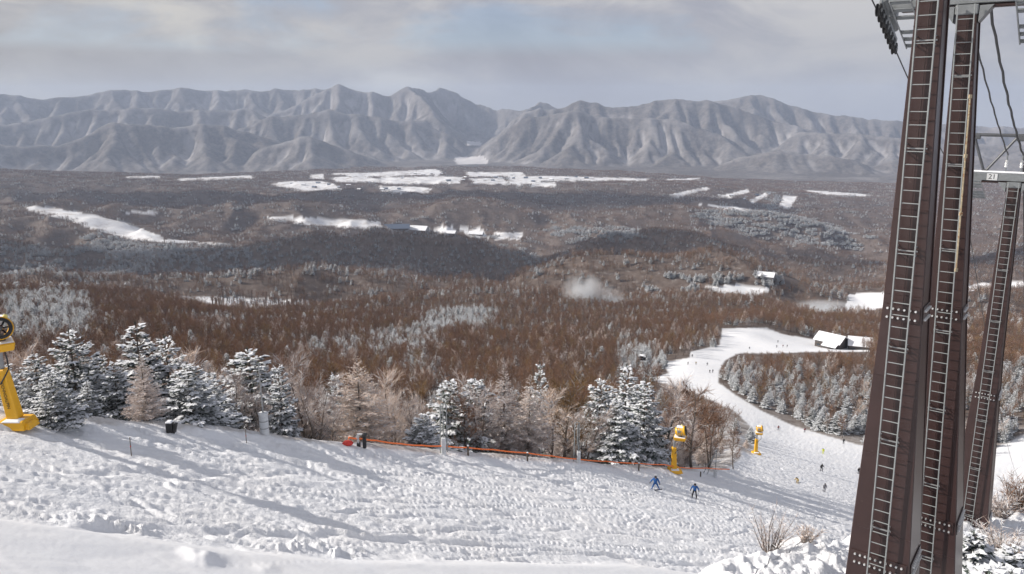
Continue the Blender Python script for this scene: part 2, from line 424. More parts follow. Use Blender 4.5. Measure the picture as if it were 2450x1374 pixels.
def math_(nt, op, a, b=None, c=None, clamp=False):
    m = N(nt, 'ShaderNodeMath', operation=op, use_clamp=clamp)
    for i, v in enumerate((a, b, c)):
        if v is None: continue
        if isinstance(v, (int, float)): m.inputs[i].default_value = v
        else: nt.links.new(v, m.inputs[i])
    return m.outputs[0]
def bump(nt, b, h, strength=.5, dist=.05):
    bn = N(nt, 'ShaderNodeBump'); bn.inputs['Strength'].default_value = strength; bn.inputs['Distance'].default_value = dist
    nt.links.new(h, bn.inputs['Height']); nt.links.new(bn.outputs[0], b.inputs['Normal']); return bn
def paint(name, c, rough=.5, metal=0, var=.12, scale=3, spec=.5, dirt=None):
    m, nt, b = newmat(name)
    tc = N(nt, 'ShaderNodeTexCoord'); n = noise(nt, scale, 5, .6, tc.outputs['Object'])
    lo = tuple(v*(1-var) for v in c); hi = tuple(min(1, v*(1+var)) for v in c)
    r = ramp(nt, [(.3, lo), (.7, hi)], n.outputs['Fac'])
    colr = r.outputs[0]
    if dirt:
        n2 = noise(nt, scale*2.3, 6, .7, tc.outputs['Object']); r2 = ramp(nt, [(dirt[1], (0, 0, 0)), (min(1, dirt[1]+.12), (1, 1, 1))], n2.outputs['Fac'])
        colr = mixc(nt, r2.outputs[0], colr, dirt[0])
    nt.links.new(colr, b.inputs['Base Color'])
    b.inputs['Roughness'].default_value = rough; b.inputs['Metallic'].default_value = metal; b.inputs['Specular IOR Level'].default_value = spec
    return m

# snow + forest floor
def ground_material():
    m, nt, b = newmat('snow_ground')
    tc = N(nt, 'ShaderNodeTexCoord'); ob = tc.outputs['Object']
    at = N(nt, 'ShaderNodeAttribute', attribute_name='open'); ar = N(nt, 'ShaderNodeAttribute', attribute_name='rough')
    big = noise(nt, .02, 4, .6, ob); mid = noise(nt, .25, 4, .6, ob); fin = noise(nt, 1.7, 6, .62, ob); gr = noise(nt, 7.0, 3, .7, ob)
    snow = ramp(nt, [(.3, (.74, .76, .80)), (.7, (.81, .815, .835))], mid.outputs['Fac'])
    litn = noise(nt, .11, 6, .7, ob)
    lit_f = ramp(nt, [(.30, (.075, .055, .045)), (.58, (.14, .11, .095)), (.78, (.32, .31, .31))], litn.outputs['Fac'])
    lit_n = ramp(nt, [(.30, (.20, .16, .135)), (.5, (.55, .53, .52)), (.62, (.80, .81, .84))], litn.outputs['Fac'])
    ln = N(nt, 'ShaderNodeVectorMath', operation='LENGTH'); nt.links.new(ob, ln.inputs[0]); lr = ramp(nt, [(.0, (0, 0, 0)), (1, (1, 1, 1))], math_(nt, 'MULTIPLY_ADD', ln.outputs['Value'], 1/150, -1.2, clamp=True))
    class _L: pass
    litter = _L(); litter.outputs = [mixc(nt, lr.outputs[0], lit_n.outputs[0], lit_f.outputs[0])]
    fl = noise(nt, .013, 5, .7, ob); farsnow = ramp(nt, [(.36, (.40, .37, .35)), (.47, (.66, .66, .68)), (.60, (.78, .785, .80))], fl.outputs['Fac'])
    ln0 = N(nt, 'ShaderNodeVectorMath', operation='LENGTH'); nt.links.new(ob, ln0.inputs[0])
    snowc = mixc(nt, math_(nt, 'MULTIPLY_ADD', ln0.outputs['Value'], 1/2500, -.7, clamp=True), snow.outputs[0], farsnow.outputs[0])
    c = mixc(nt, at.outputs['Fac'], litter.outputs[0], snowc)
    nt.links.new(c, b.inputs['Base Color'])
    b.inputs['Roughness'].default_value = .75; b.inputs['Specular IOR Level'].default_value = .25
    b.inputs['Subsurface Weight'].default_value = 0
    h = math_(nt, 'ADD', math_(nt, 'MULTIPLY', fin.outputs['Fac'], 1.0), math_(nt, 'MULTIPLY', gr.outputs['Fac'], .28))
    h = math_(nt, 'MULTIPLY', h, math_(nt, 'MULTIPLY_ADD', ar.outputs['Fac'], .85, .15))
    bump(nt, b, h, 1.0, .12)
    return m
M_GROUND = ground_material()

def mountain_material():
    m, nt, b = newmat('mountain_woods')
    tc = N(nt, 'ShaderNodeTexCoord'); ob = tc.outputs['Object']
    n1 = noise(nt, .0016, 5, .6, ob); n2 = noise(nt, .02, 5, .7, ob)
    geo = N(nt, 'ShaderNodeNewGeometry'); sx = N(nt, 'ShaderNodeSeparateXYZ'); nt.links.new(geo.outputs['Normal'], sx.inputs[0])
    forest = ramp(nt, [(.35, (.05, .045, .042)), (.65, (.12, .102, .092))], n2.outputs['Fac'])
    f = math_(nt, 'MULTIPLY_ADD', n1.outputs['Fac'], 1.0, math_(nt, 'MULTIPLY', n2.outputs['Fac'], .5))
    fr = ramp(nt, [(.68, (0, 0, 0)), (1.0, (1, 1, 1))], f)
    c = mixc(nt, math_(nt, 'MAXIMUM', math_(nt, 'MULTIPLY', N(nt, 'ShaderNodeAttribute', attribute_name='flat').outputs['Fac'], 1.6), math_(nt, 'ADD', math_(nt, 'MULTIPLY_ADD', fr.outputs[0], .22, .05), math_(nt, 'MULTIPLY', N(nt, 'ShaderNodeAttribute', attribute_name='gully').outputs['Fac'], .42)), clamp=True), forest.outputs[0], (.55, .53, .53))
    nt.links.new(c, b.inputs['Base Color']); b.inputs['Roughness'].default_value = .95; b.inputs['Specular IOR Level'].default_value = .05
    bump(nt, b, n2.outputs['Fac'], .5, 12)
    return m
M_MOUNT = mountain_material()

# ------------------------------------------------------------------ ground meshes
def polar_part(name, r0, r1, mat, label):
    nj = len(AZ); ii = np.arange(r0, r1)
    V = np.stack([GX[ii].ravel(), GY[ii].ravel(), GZ[ii].ravel()], 1)
    n = len(ii); a = (np.arange(n-1)[:, None]*nj+np.arange(nj-1)[None]).ravel()
    Fq = np.stack([a, a+nj, a+nj+1, a+1], 1)
    fs = [Fq]
    if r0 == 0:
        V = np.vstack([V, [[0, 0, GZ[0].mean()]]]); c = len(V)-1; j = np.arange(nj-1)
        fs.append(np.stack([np.full(nj-1, c), j, j+1], 1))
    op = OPENF[ii].ravel(); ro = ROUGHN[ii].ravel()
    if r0 == 0: op = np.append(op, 1); ro = np.append(ro, 1)
    o = mesh_np(name, V, fs, mat, smooth=True, attrs={'open': op, 'rough': ro})
    return tag(o, label, None, None, 'structure')
isp = int(np.searchsorted(RAD, 170))
polar_part('snow_slope', 0, isp+1, M_GROUND, 'chopped up white ski slope falling away below the camera')
polar_part('hills', isp, len(RAD), M_GROUND, 'snowy rolling hills and fields between the ski slope and the mountains')

# ------------------------------------------------------------------ mountains
def build_mountains():
    RID = [
     (13600, .50, [(-500, 240), (-200, 232), (0, 228), (50, 226), (100, 236), (180, 232), (280, 213), (350, 219), (420, 211), (560, 216), (700, 214), (800, 216)]),
     (12700, .62, [(520, 300), (640, 268), (740, 226), (800, 198), (850, 214), (930, 224), (1000, 212), (1060, 191), (1120, 214), (1200, 242), (1290, 258), (1350, 262)]),
     (11700, .55, [(-500, 300), (-200, 285), (0, 300), (90, 282), (200, 262), (300, 256), (420, 262), (520, 262), (600, 262)]),
     (9900, .60, [(-500, 330), (-100, 330), (60, 345), (130, 338), (200, 302), (245, 286), (340, 292), (440, 300), (480, 289), (545, 294), (600, 310), (690, 345)]),
     (11000, .60, [(560, 305), (620, 288), (700, 270), (800, 261), (880, 273), (1000, 301), (1080, 334), (1120, 352)]),
     (9300, .62, [(560, 385), (640, 348), (740, 313), (830, 350), (930, 390)]),
     (10300, .60, [(1140, 372), (1190, 338), (1260, 298), (1330, 272), (1385, 263), (1430, 274), (1500, 288), (1620, 285), (1700, 300)]),
     (11300, .55, [(1300, 275), (1380, 241), (1440, 251), (1500, 257), (1560, 245), (1620, 237), (1700, 242), (1760, 252), (1850, 285), (1950, 310)]),
     (12900, .5, [(1650, 250), (1740, 240), (1810, 223), (1880, 241), (1960, 268), (2100, 285), (2200, 292), (2450, 305), (2700, 300), (3100, 300)]),
     (10800, .55, [(1850, 330), (1950, 315), (2100, 318), (2250, 330), (2400, 345), (2700, 340), (3100, 330)]),
     (9200, .6, [(1780, 372), (1850, 355), (1950, 365), (2050, 385)]),
     (9500, .6, [(2150, 375), (2300, 365), (2450, 375), (2800, 370)]),
    ]
    BASE = -735.0
    def pts(r, pl):
        o = []
        for px, py in pl:
            a, e = azel(px, py); o.append((r*math.sin(a), r*math.cos(a), r*math.tan(e)))
        return o
    def env(X, Y):
        E = np.full(X.shape, BASE)
        for r, sl, pl in RID:
            q = pts(r, pl); d, par, _ = seg_dist(X, Y, q)
            z = np.interp(par, np.arange(len(q)), [p[2] for p in q])
            d = d+60*gn(X/500, Y/500, 91)
            d = np.clip(d, 0, 3500); E = np.maximum(E, z-sl*d*(1-.00012*d))
        return E
    def grid(dx):
        xs = np.arange(-12500, 12501, dx); ys = np.arange(6600, 14600, dx)
        X, Y = np.meshgrid(xs, ys); return X, Y
    GORGE = pts(8200, [(1135, 400)])+pts(10400, [(1128, 380)])+pts(12800, [(1165, 330)])
    def step(Z, X, Y, dx, F_, U, fixed, n):
        h, w = Z.shape; idx = np.arange(h*w).reshape(h, w)
        for it in range(n):
            best = np.zeros((h, w)); rec = idx.copy()
            Zp = np.pad(Z, 1, mode='edge'); Ip = np.pad(idx, 1, mode='edge'); dist = np.full((h, w), dx, float)
            for dy in (-1, 0, 1):
                for dxx in (-1, 0, 1):
                    if dy == 0 and dxx == 0: continue
                    L = dx*math.hypot(dy, dxx)
                    s_ = (Z-Zp[1+dy:h+1+dy, 1+dxx:w+1+dxx])/L
                    m_ = s_ > best
                    best = np.where(m_, s_, best); rec = np.where(m_, Ip[1+dy:h+1+dy, 1+dxx:w+1+dxx], rec); dist = np.where(m_, L, dist)
            order = np.argsort(-Z.ravel()).tolist(); rc = rec.ravel().tolist()
            A = [dx*dx]*(h*w)
            for i in order:
                j = rc[i]
                if j != i: A[j] += A[i]
            Fz = (F_*np.sqrt(np.array(A))/dist.ravel()).tolist()
            Zu = (Z+U).ravel(); z0 = Z.ravel(); fx = fixed.ravel()
            zl = np.where(fx, z0, Zu).tolist(); fl = fx.tolist()
            for i in reversed(order):
                j = rc[i]
                if j != i and not fl[i]:
                    a = zl[j]; v = zl[i]
                    if v > a: zl[i] = (v+Fz[i]*a)/(1+Fz[i])
            Z = np.array(zl).reshape(h, w)
            lap = np.zeros_like(Z); lap[1:-1, 1:-1] = Z[:-2, 1:-1]+Z[2:, 1:-1]+Z[1:-1, :-2]+Z[1:-1, 2:]-4*Z[1:-1, 1:-1]
            Z = Z+lap*.02
        return Z
    X, Y = grid(70)
    E = env(X, Y); Z = E+fbm(X/260, Y/260, 4, 95)*26
    gd, gp, _ = seg_dist(X, Y, GORGE)
    gz = BASE+gp*40
    Z = np.minimum(Z, gz+np.maximum(gd-90, 0)*.75)
    fixed = (Y < 8000) | (gd < 90) | (Z <= BASE+8)
    U = np.where(E > BASE+20, 4.5, 0)
    Z = step(Z, X, Y, 70, .085, U, fixed, 26)
    # refine
    X2, Y2 = grid(27)
    def up(A_):
        fy = (Y2-Y[0, 0])/70; fx = (X2-X[0, 0])/70
        i = np.clip(fy.astype(int), 0, A_.shape[0]-2); j = np.clip(fx.astype(int), 0, A_.shape[1]-2); u = np.clip(fy-i, 0, 1); v = np.clip(fx-j, 0, 1)
        return (A_[i, j]*(1-v)+A_[i, j+1]*v)*(1-u)+(A_[i+1, j]*(1-v)+A_[i+1, j+1]*v)*u
    Z2 = up(Z)+fbm(X2/120, Y2/120, 3, 97)*13*ss(BASE+10, BASE+120, up(Z))
    fixed2 = up(fixed.astype(float)) > .5
    Z2 = step(Z2, X2, Y2, 27, .055, np.where(up(E) > BASE+20, 1.0, 0), fixed2, 7)
    # bring the skyline back to its measured height
    az = np.arctan2(X2, Y2); rr = np.hypot(X2, Y2)
    bins = np.linspace(-R(44), R(44), 180); bi = np.clip(np.digitize(az, bins), 0, 179)
    def sky(Zq):
        tn = np.full(180, -1.0); np.maximum.at(tn, bi.ravel(), (Zq/rr).ravel()); return tn
    have = sky(Z2)
    allp = []
    want = np.full(180, -1.0)
    for r, sl, pl in RID:
        a = [azel(*p)[0] for p in pl]; t_ = [math.tan(azel(*p)[1]) for p in pl]
        v = np.interp(bins, a, t_, left=-1, right=-1); want = np.maximum(want, v)
    c0 = BASE/12000
    k = (want-c0)/(have-c0); k = np.clip(k, .7, 1.7)
    k = np.convolve(np.pad(k, 3, mode='edge'), np.ones(7)/7, 'valid')
    Z2 = BASE+(Z2-BASE)*np.interp(az, bins, k)
    # meet the plateau: tuck the near rim under it
    Z2 = np.where(rr < 7450, BASE-20, Z2)
    h, w = Z2.shape; keep = rr > 7200
    V = np.stack([X2.ravel(), Y2.ravel(), Z2.ravel()], 1)
    a = (np.arange(h-1)[:, None]*w+np.arange(w-1)[None]).ravel()
    kk = keep.ravel(); a = a[kk[a] & kk[a+w] & kk[a+w+1] & kk[a+1]]
    Fq = np.stack([a, a+1, a+w+1, a+w], 1)
    used = np.zeros(len(V), bool); used[Fq.ravel()] = True; mp = np.cumsum(used)-1
    lap = np.zeros_like(Z2); lap[1:-1, 1:-1] = Z2[:-2, 1:-1]+Z2[2:, 1:-1]+Z2[1:-1, :-2]+Z2[1:-1, 2:]-4*Z2[1:-1, 1:-1]
    for _ in range(4):
        q_ = np.pad(lap, 1, mode='edge'); lap = (q_[1:-1, 1:-1]*4+2*(q_[:-2, 1:-1]+q_[2:, 1:-1]+q_[1:-1, :-2]+q_[1:-1, 2:])+q_[:-2, :-2]+q_[2:, 2:]+q_[:-2, 2:]+q_[2:, :-2])/16
    gul = (ss(1.2, 6, lap)*.8+.35*ss(1, 6, -lap))*ss(-.45, .45, fbm(X2/700, Y2/700, 4, 99))
    mx, my, _ = project(X2, Y2, Z2); fl = np.zeros(Z2.shape)
    for pl in ([(1085, 377), (1160, 374), (1168, 392), (1095, 394)], [(1116, 338), (1150, 340), (1150, 349), (1118, 347)]): fl = np.maximum(fl, pip(mx+4*fbm(X2/60, Y2/60, 2, 98), my, pl)*1.0)
    o = mesh_np('mountains', V[used], mp[Fq], M_MOUNT, smooth=True, attrs={'gully': gul.ravel()[used], 'flat': fl.ravel()[used]})
    tag(o, 'wooded mountain range with a dusting of snow beyond the farmland plateau', None, None, 'structure')
    return Z2.max()
ZTOP = build_mountains()
# ------------------------------------------------------------------ plant materials
def twig_mat(name, c1, c2, scale=.9):
    m, nt, b = newmat(name)
    oi = N(nt, 'ShaderNodeObjectInfo'); tc = N(nt, 'ShaderNodeTexCoord'); n = noise(nt, scale, 3, .6, tc.outputs['Object'])
    r = ramp(nt, [(.3, c1), (.7, c2)], n.outputs['Fac'])
    v = ramp(nt, [(0, (.72, .70, .70)), (.5, (1, 1, 1)), (1, (1.22, 1.15, 1.05))], oi.outputs['Random'])
    nt.links.new(mixc(nt, 1.0, r.outputs[0], v.outputs[0], 'MULTIPLY'), b.inputs['Base Color'])
    b.inputs['Roughness'].default_value = .9; b.inputs['Specular IOR Level'].default_value = .1
    return m
M_TWIG = twig_mat('brown_twigs', (.155, .088, .060), (.28, .168, .112))
M_TWIG2 = twig_mat('frosted_twigs', (.46, .37, .33), (.70, .61, .57))
M_TWIGL = twig_mat('larch_twigs', (.60, .50, .46), (.84, .76, .72))
M_TWIG3 = twig_mat('golden_twigs', (.20, .125, .055), (.30, .20, .10))
M_BARK = twig_mat('bark', (.09, .075, .065), (.20, .175, .155), 2.0)
M_NEEDLE = twig_mat('dark_needles', (.055, .078, .070), (.15, .185, .165), 1.3)
M_SNOWC = paint('branch_snow', (.80, .82, .86), .8, 0, .06, 2, .2)
M_RIME = paint('rime_snow', (.60, .62, .64), .9, 0, .15, 2, .1)

class Tri:
    """fast collector of triangles/quads with a material index"""
    def __init__(s): s.V = []; s.Q = []; s.T = []; s.mq = []; s.mt = []; s.n = 0
    def quads(s, A, m):                       # A (k,4,3)
        A = np.asarray(A, float); k = len(A)
        if not k: return
        s.V.append(A.reshape(-1, 3)); s.Q.append(s.n+np.arange(4*k).reshape(k, 4)); s.mq += [m]*k; s.n += 4*k
    def tris(s, A, m):
        A = np.asarray(A, float); k = len(A)
        if not k: return
        s.V.append(A.reshape(-1, 3)); s.T.append(s.n+np.arange(3*k).reshape(k, 3)); s.mt += [m]*k; s.n += 3*k
    def cone(s, p0, p1, r0, r1, m, n=4):
        p0 = np.asarray(p0, float); p1 = np.asarray(p1, float); d = p1-p0; L = np.linalg.norm(d)+1e-9; d = d/L
        u = np.cross(d, [0, 0, 1.]) if abs(d[2]) < .9 else np.cross(d, [1., 0, 0]); u /= np.linalg.norm(u); w = np.cross(d, u)
        a = np.arange(n)*2*PI/n; ring = np.cos(a)[:, None]*u+np.sin(a)[:, None]*w
        A = p0+ring*r0; B = p1+ring*r1
        q = np.stack([A, np.roll(A, -1, 0), np.roll(B, -1, 0), B], 1); s.quads(q, m)
    def make(s, name, mats, parent=None, link=True):
        fs = []; mi = []
        if s.Q: fs.append(np.concatenate(s.Q)); mi += s.mq
        if s.T: fs.append(np.concatenate(s.T)); mi += s.mt
        return mesh_np(name, np.concatenate(s.V), fs, mats, parent, mi, link=link)
    def merge(s, o, off=(0, 0, 0), sc_=1.0, rot=0.0, mmap=None):
        c, q = math.cos(rot), math.sin(rot); M = np.array([[c, q, 0], [-q, c, 0], [0, 0, 1]])*1.0
        for v in o.V: s.V.append(v@M*sc_+np.asarray(off))
        for f in o.Q: s.Q.append(f+s.n)
        for f in o.T: s.T.append(f+s.n)
        mm = mmap or {}
        s.mq += [mm.get(k, k) for k in o.mq]; s.mt += [mm.get(k, k) for k in o.mt]; s.n += o.n

def unit(v): return v/(np.linalg.norm(v, axis=-1, keepdims=True)+1e-9)
def slivers(T, P0, D, Ln, W, m, g):
    """thin tapering twigs: base points, directions, lengths, widths"""
    D = unit(D); side = unit(np.cross(D, unit(g.normal(size=D.shape))))
    W = np.asarray(W)[:, None]; Ln = np.asarray(Ln)[:, None]
    T.tris(np.stack([P0-side*W, P0+side*W, P0+D*Ln], 1), m)

# every tree is made one metre-true; twigw widens twigs for the far ones
def bare_tree(g, h=9.0, nb=22, nt_=26, tw=.016, frost=.0, spread=.34, low=.22, golden=False):
    """returns trunk, crown collectors: ascending limbs, a haze of fine upward twigs"""
    tr = Tri(); cr = Tri()
    forks = 1 if g.random() < .6 else 2
    for fk in range(forks):
        lean = g.normal(size=2)*.05*h+(g.normal(size=2)*.08*h if forks > 1 else 0)
        p = [np.array([0, 0, -.6])]; K = 6
        for i in range(1, K+1):
            t = i/K; p.append(np.array([lean[0]*t+.02*h*math.sin(5*t+fk), lean[1]*t+.02*h*math.cos(4*t), h*t]))
        r0 = .011*h+.02
        for i in range(K): tr.cone(p[i], p[i+1], r0*(1-i/K)**.8+.01, r0*(1-(i+1)/K)**.8+.008, 0, 5)
        for b in range(nb//forks):
            t = low+(1-low)*((b+g.random())/(nb//forks)); i = min(int(t*K), K-1); base = p[i]*(1-(t*K-i))+p[i+1]*(t*K-i)
            a = g.random()*2*PI; L = h*spread*(1.15-.75*t)*(.7+.6*g.random())
            up = .75+.7*g.random(); d = np.array([math.cos(a), math.sin(a), up]); d /= np.linalg.norm(d)
            mid = base+d*L*.55; d2 = unit(d+np.array([0, 0, .35])+g.normal(size=3)*.12); end = mid+d2*L*.5
            cr.cone(base, mid, .006*h*(1.1-t)+.008, .012, 0, 3); cr.cone(mid, end, .012, .004, 0, 3)
            k = nt_; u = g.random(k)**.7
            P0 = np.where(u[:, None] < .55, base+(mid-base)*(u/.55)[:, None], mid+(end-mid)*((u-.55)/.45)[:, None])
            D = d2+g.normal(size=(k, 3))*.55+np.array([0, 0, .15])
            slivers(cr, P0, D, h*.11*(.5+g.random(k)), tw*(.7+.6*g.random(k)), 1, g)
            # second order twigs
            P1 = P0+unit(D)*h*.05
            slivers(cr, P1, D+g.normal(size=(k, 3))*.5, h*.06*(.5+g.random(k)), tw*.8*np.ones(k), 1, g)
            if frost > 0:
                k2 = int(k*frost); ii = g.integers(0, k, k2)
                slivers(cr, P0[ii]+[0, 0, .02], D[ii], h*.09*(.5+g.random(k2)), tw*1.1*np.ones(k2), 2, g)
    return tr, cr

def larch_tree(g, h=11.0, nw=34, tw=.012, wid=.23):
    tr = Tri(); cr = Tri()
    lean = g.normal(size=2)*.012*h
    K = 6; p = [np.array([lean[0]*i/K, lean[1]*i/K, h*i/K-.6*(i == 0)]) for i in range(K+1)]
    for i in range(K): tr.cone(p[i], p[i+1], .013*h*(1-i/K)+.012, .013*h*(1-(i+1)/K)+.012, 0, 6)
    for w_ in range(nw):
        t = .10+.89*(w_+g.random()*.6)/nw; z = h*t
        nb = 7 if t < .8 else 5
        for b in range(nb):
            a = g.random()*2*PI; L = h*wid*1.2*(1.03-t)*(.7+.45*g.random())
            if t < .25: L *= .65+t
            base = np.array([lean[0]*t, lean[1]*t, z]); slope = .12+.5*max(t-.6, 0)+g.normal()*.07
            d = np.array([math.cos(a), math.sin(a), slope]); d /= np.linalg.norm(d)
            end = base+d*L; end[2] += .1*L
            cr.cone(base, end, .010+.012*(1-t), .004, 0, 3)
            k = max(7, int(L*16)); u = g.random(k)**.75; P0 = base+(end-base)*u[:, None]
            lat = np.cross(d, [0, 0, 1.]); sgn = np.where(g.random(k) < .5, -1, 1)[:, None]
            D = d*.7+lat*sgn*.75+g.normal(size=(k, 3))*.28+np.array([0, 0, -.05])
            Ln = L*.30*(1.1-u*.6)*(.6+.7*g.random(k))
            slivers(cr, P0, D, Ln, tw*(.8+.6*g.random(k)), 1, g)
            P1 = P0+unit(D)*Ln[:, None]*.45
            slivers(cr, P1, D+g.normal(size=(k, 3))*.45, Ln*.6, tw*.8*np.ones(k), 1, g)
            k2 = k//3; ii = g.integers(0, k, k2); slivers(cr, P0[ii]+[0, 0, .012], D[ii], Ln[ii]*.9, tw*1.1*np.ones(k2), 2, g)
    return tr, cr

def fir_tree(g, h=9.0, nw=17, wid=.30, dens=1.0, leaf=.22, snow=.55, ragged=.25):
    """conifer: tiers of drooping boughs built of needle sprays with snow lying on them"""
    tr = Tri(); cr = Tri()
    tr.cone([0, 0, -.8], [0, 0, h*.5], .018*h, .011*h, 0, 7); tr.cone([0, 0, h*.5], [0, 0, h], .011*h, .008, 0, 6)
    for w_ in range(nw):
        t = .07+.91*(w_+.5*g.random())/nw; z = h*t
        nb = int(4+4*(1-t))
        off = g.random()*2*PI
        for b in range(nb):
            a = off+2*PI*b/nb+g.normal()*.2
            L = h*wid*(1.0-t)**.8*(1-ragged+2*ragged*g.random())+.14
            droop = -.20+.55*t+g.normal()*.08
            d = np.array([math.cos(a), math.sin(a), droop]); d /= np.linalg.norm(d); base = np.array([0, 0, z]); lat = np.array([-math.sin(a), math.cos(a), 0])
            end = base+d*L
            cr.cone(base, end, .02+.01*(1-t), .006, 0, 3)
            k = max(6, int(L*26*dens)); u = .12+.88*g.random(k)**.75
            P0 = base+(end-base)*u[:, None]; P0[:, 2] += .10*L*(u**2)          # tips turn up
            wv = L*.42*(1.08-u)*(g.random(k)*2-1)
            P0 = P0+lat*wv[:, None]+np.array([0, 0, 1.])*(-.25*np.abs(wv)-.03*g.random(k))[:, None]
            sgn = np.sign(wv)[:, None]
            D = unit(d*.8+lat*sgn*.65+g.normal(size=(k, 3))*.22)
            U = unit(np.cross(D, [0, 0, 1.])+g.normal(size=(k, 3))*.25)
            l = leaf*(.6+.8*g.random(k))[:, None]*(1.15-.45*t); w = l*.42
            q = np.stack([P0-U*w*.5, P0+D*l*.5-U*w, P0+D*l*1.25, P0+D*l*.5+U*w], 1); q[:, 2, 2] -= (l*.18)[:, 0]
            cr.quads(q, 1)
            # hanging under-sprays
            q2 = q[: k//2].copy(); q2[:, :, 2] -= .08*L*g.random((k//2, 1))+.04; cr.quads(q2+g.normal(size=(k//2, 1, 3))*.04, 1)
            s_ = g.random(k) < snow*(.75+.6*u)
            if s_.any():
                qs = q[s_].copy(); c_ = qs.mean(1, keepdims=True); qs = c_+(qs-c_)*(.9+.4*g.random((len(qs), 1, 1))); qs[:, :, 2] += .035+.02*g.random((len(qs), 1)); qs[:, 1, 2] -= .02; qs[:, 3, 2] -= .02
                cr.quads(qs, 2); q3 = qs[::2]+g.normal(size=(len(qs[::2]), 1, 3))*.05; q3[:, :, 2] += .03; cr.quads(q3, 2)
    # leader
    slivers(cr, np.tile([0, 0, h-.25], (5, 1)).astype(float), np.array([0, 0, 1.])+g.normal(size=(5, 3))*.25, np.full(5, .4), np.full(5, .03), 1, g)
    return tr, cr

def bush(g, h=1.4, n=26, tw=.006, frost=.5):
    cr = Tri()
    for i in range(n):
        a = g.random()*2*PI; o = np.array([math.cos(a), math.sin(a), 0])*.12*h*g.random()
        d = unit(np.array([math.cos(a)*.55*g.random(), math.sin(a)*.55*g.random(), 1.0])); L = h*(.55+.5*g.random())
        mid = o+d*L*.5; end = mid+unit(d+g.normal(size=3)*.15)*L*.5
        cr.cone(o-d*.15, mid, .012*h, .007*h, 0, 3); cr.cone(mid, end, .007*h, .002, 0, 3)
        k = 34; u = g.random(k); P0 = np.where(u[:, None] < .5, o+(mid-o)*(u*2)[:, None], mid+(end-mid)*((u-.5)*2)[:, None])
        D = d+g.normal(size=(k, 3))*.5
        slivers(cr, P0, D, h*.2*(.4+g.random(k)), tw*np.ones(k), 1, g)
        k2 = int(k*frost); slivers(cr, P0[:k2]+[0, 0, .01], D[:k2], h*.16*np.ones(k2), tw*1.2*np.ones(k2), 2, g)
    return cr

G = np.random.default_rng(11)
BM = [M_BARK, M_TWIG, M_RIME]; LM = [M_BARK, M_TWIG2, M_SNOWC]; FM = [M_BARK, M_NEEDLE, M_SNOWC]; GM = [M_BARK, M_TWIG3, M_RIME]
def protos(kind, n, fn, mats, cat):
    L = []
    for i in range(n):
        tr, cr = fn(i)
        a = tr.make('trunk', mats, link=False); b = cr.make('crown', mats, link=False)
        L.append((a.data, b.data))
    return L
HB = 9.0; HL = 11.0; HF = 9.0
PRO = {
 'bare_tree': protos('bare_tree', 5, lambda i: bare_tree(G, HB, 26, 26, .020, .12), BM, 'tree'),
 'golden_tree': protos('bare_tree', 2, lambda i: bare_tree(G, HB, 30, 28, .019, .1, .38, .15), GM, 'tree'),
 'frosted_tree': protos('frosted_tree', 3, lambda i: bare_tree(G, HB, 30, 30, .020, .35, .42, .12), LM, 'tree'),
 'larch_tree': protos('larch_tree', 4, lambda i: larch_tree(G, HL, 46, .029, .20+.03*i), [M_BARK, M_TWIGL, M_SNOWC], 'tree'),
 'fir_tree': protos('fir_tree', 6, lambda i: fir_tree(G, HF, 15+2*(i % 3), [.25, .31, .36, .28, .22, .33][i], 1.0, .24, [.8, .95, .75, 1.1, .9, .7][i], .35), FM, 'tree'),
}
HT = {'bare_tree': HB, 'golden_tree': HB, 'frosted_tree': HB, 'larch_tree': HL, 'fir_tree': HF}
NAME = {'golden_tree': 'bare_tree', 'frosted_tree': 'frosted_tree'}
def plant(kind, x, y, h, label, group, split=True, var=None, rot=None, wide=1.0, z=None, lean=0):
    pr = PRO[kind]; a, b = pr[(var if var is not None else random.randrange(len(pr))) % len(pr)]
    s_ = h/HT[kind]; nm = NAME.get(kind, kind)
    zz = float(H(x, y))-.15 if z is None else z
    e = empty(nm, (x, y, zz), (lean, lean*.5, random.random()*6.28 if rot is None else rot)); e.scale = (s_*wide, s_*wide, s_)
    for n_, d_ in (('trunk', a), ('crown', b)):
        o = bpy.data.objects.new(n_, d_); COL.objects.link(o); o.parent = e
    tag(e, label, {'bare_tree': 'tree', 'golden_tree': 'tree', 'frosted_tree': 'tree', 'larch_tree': 'larch', 'fir_tree': 'fir tree'}[kind], group)
    return e

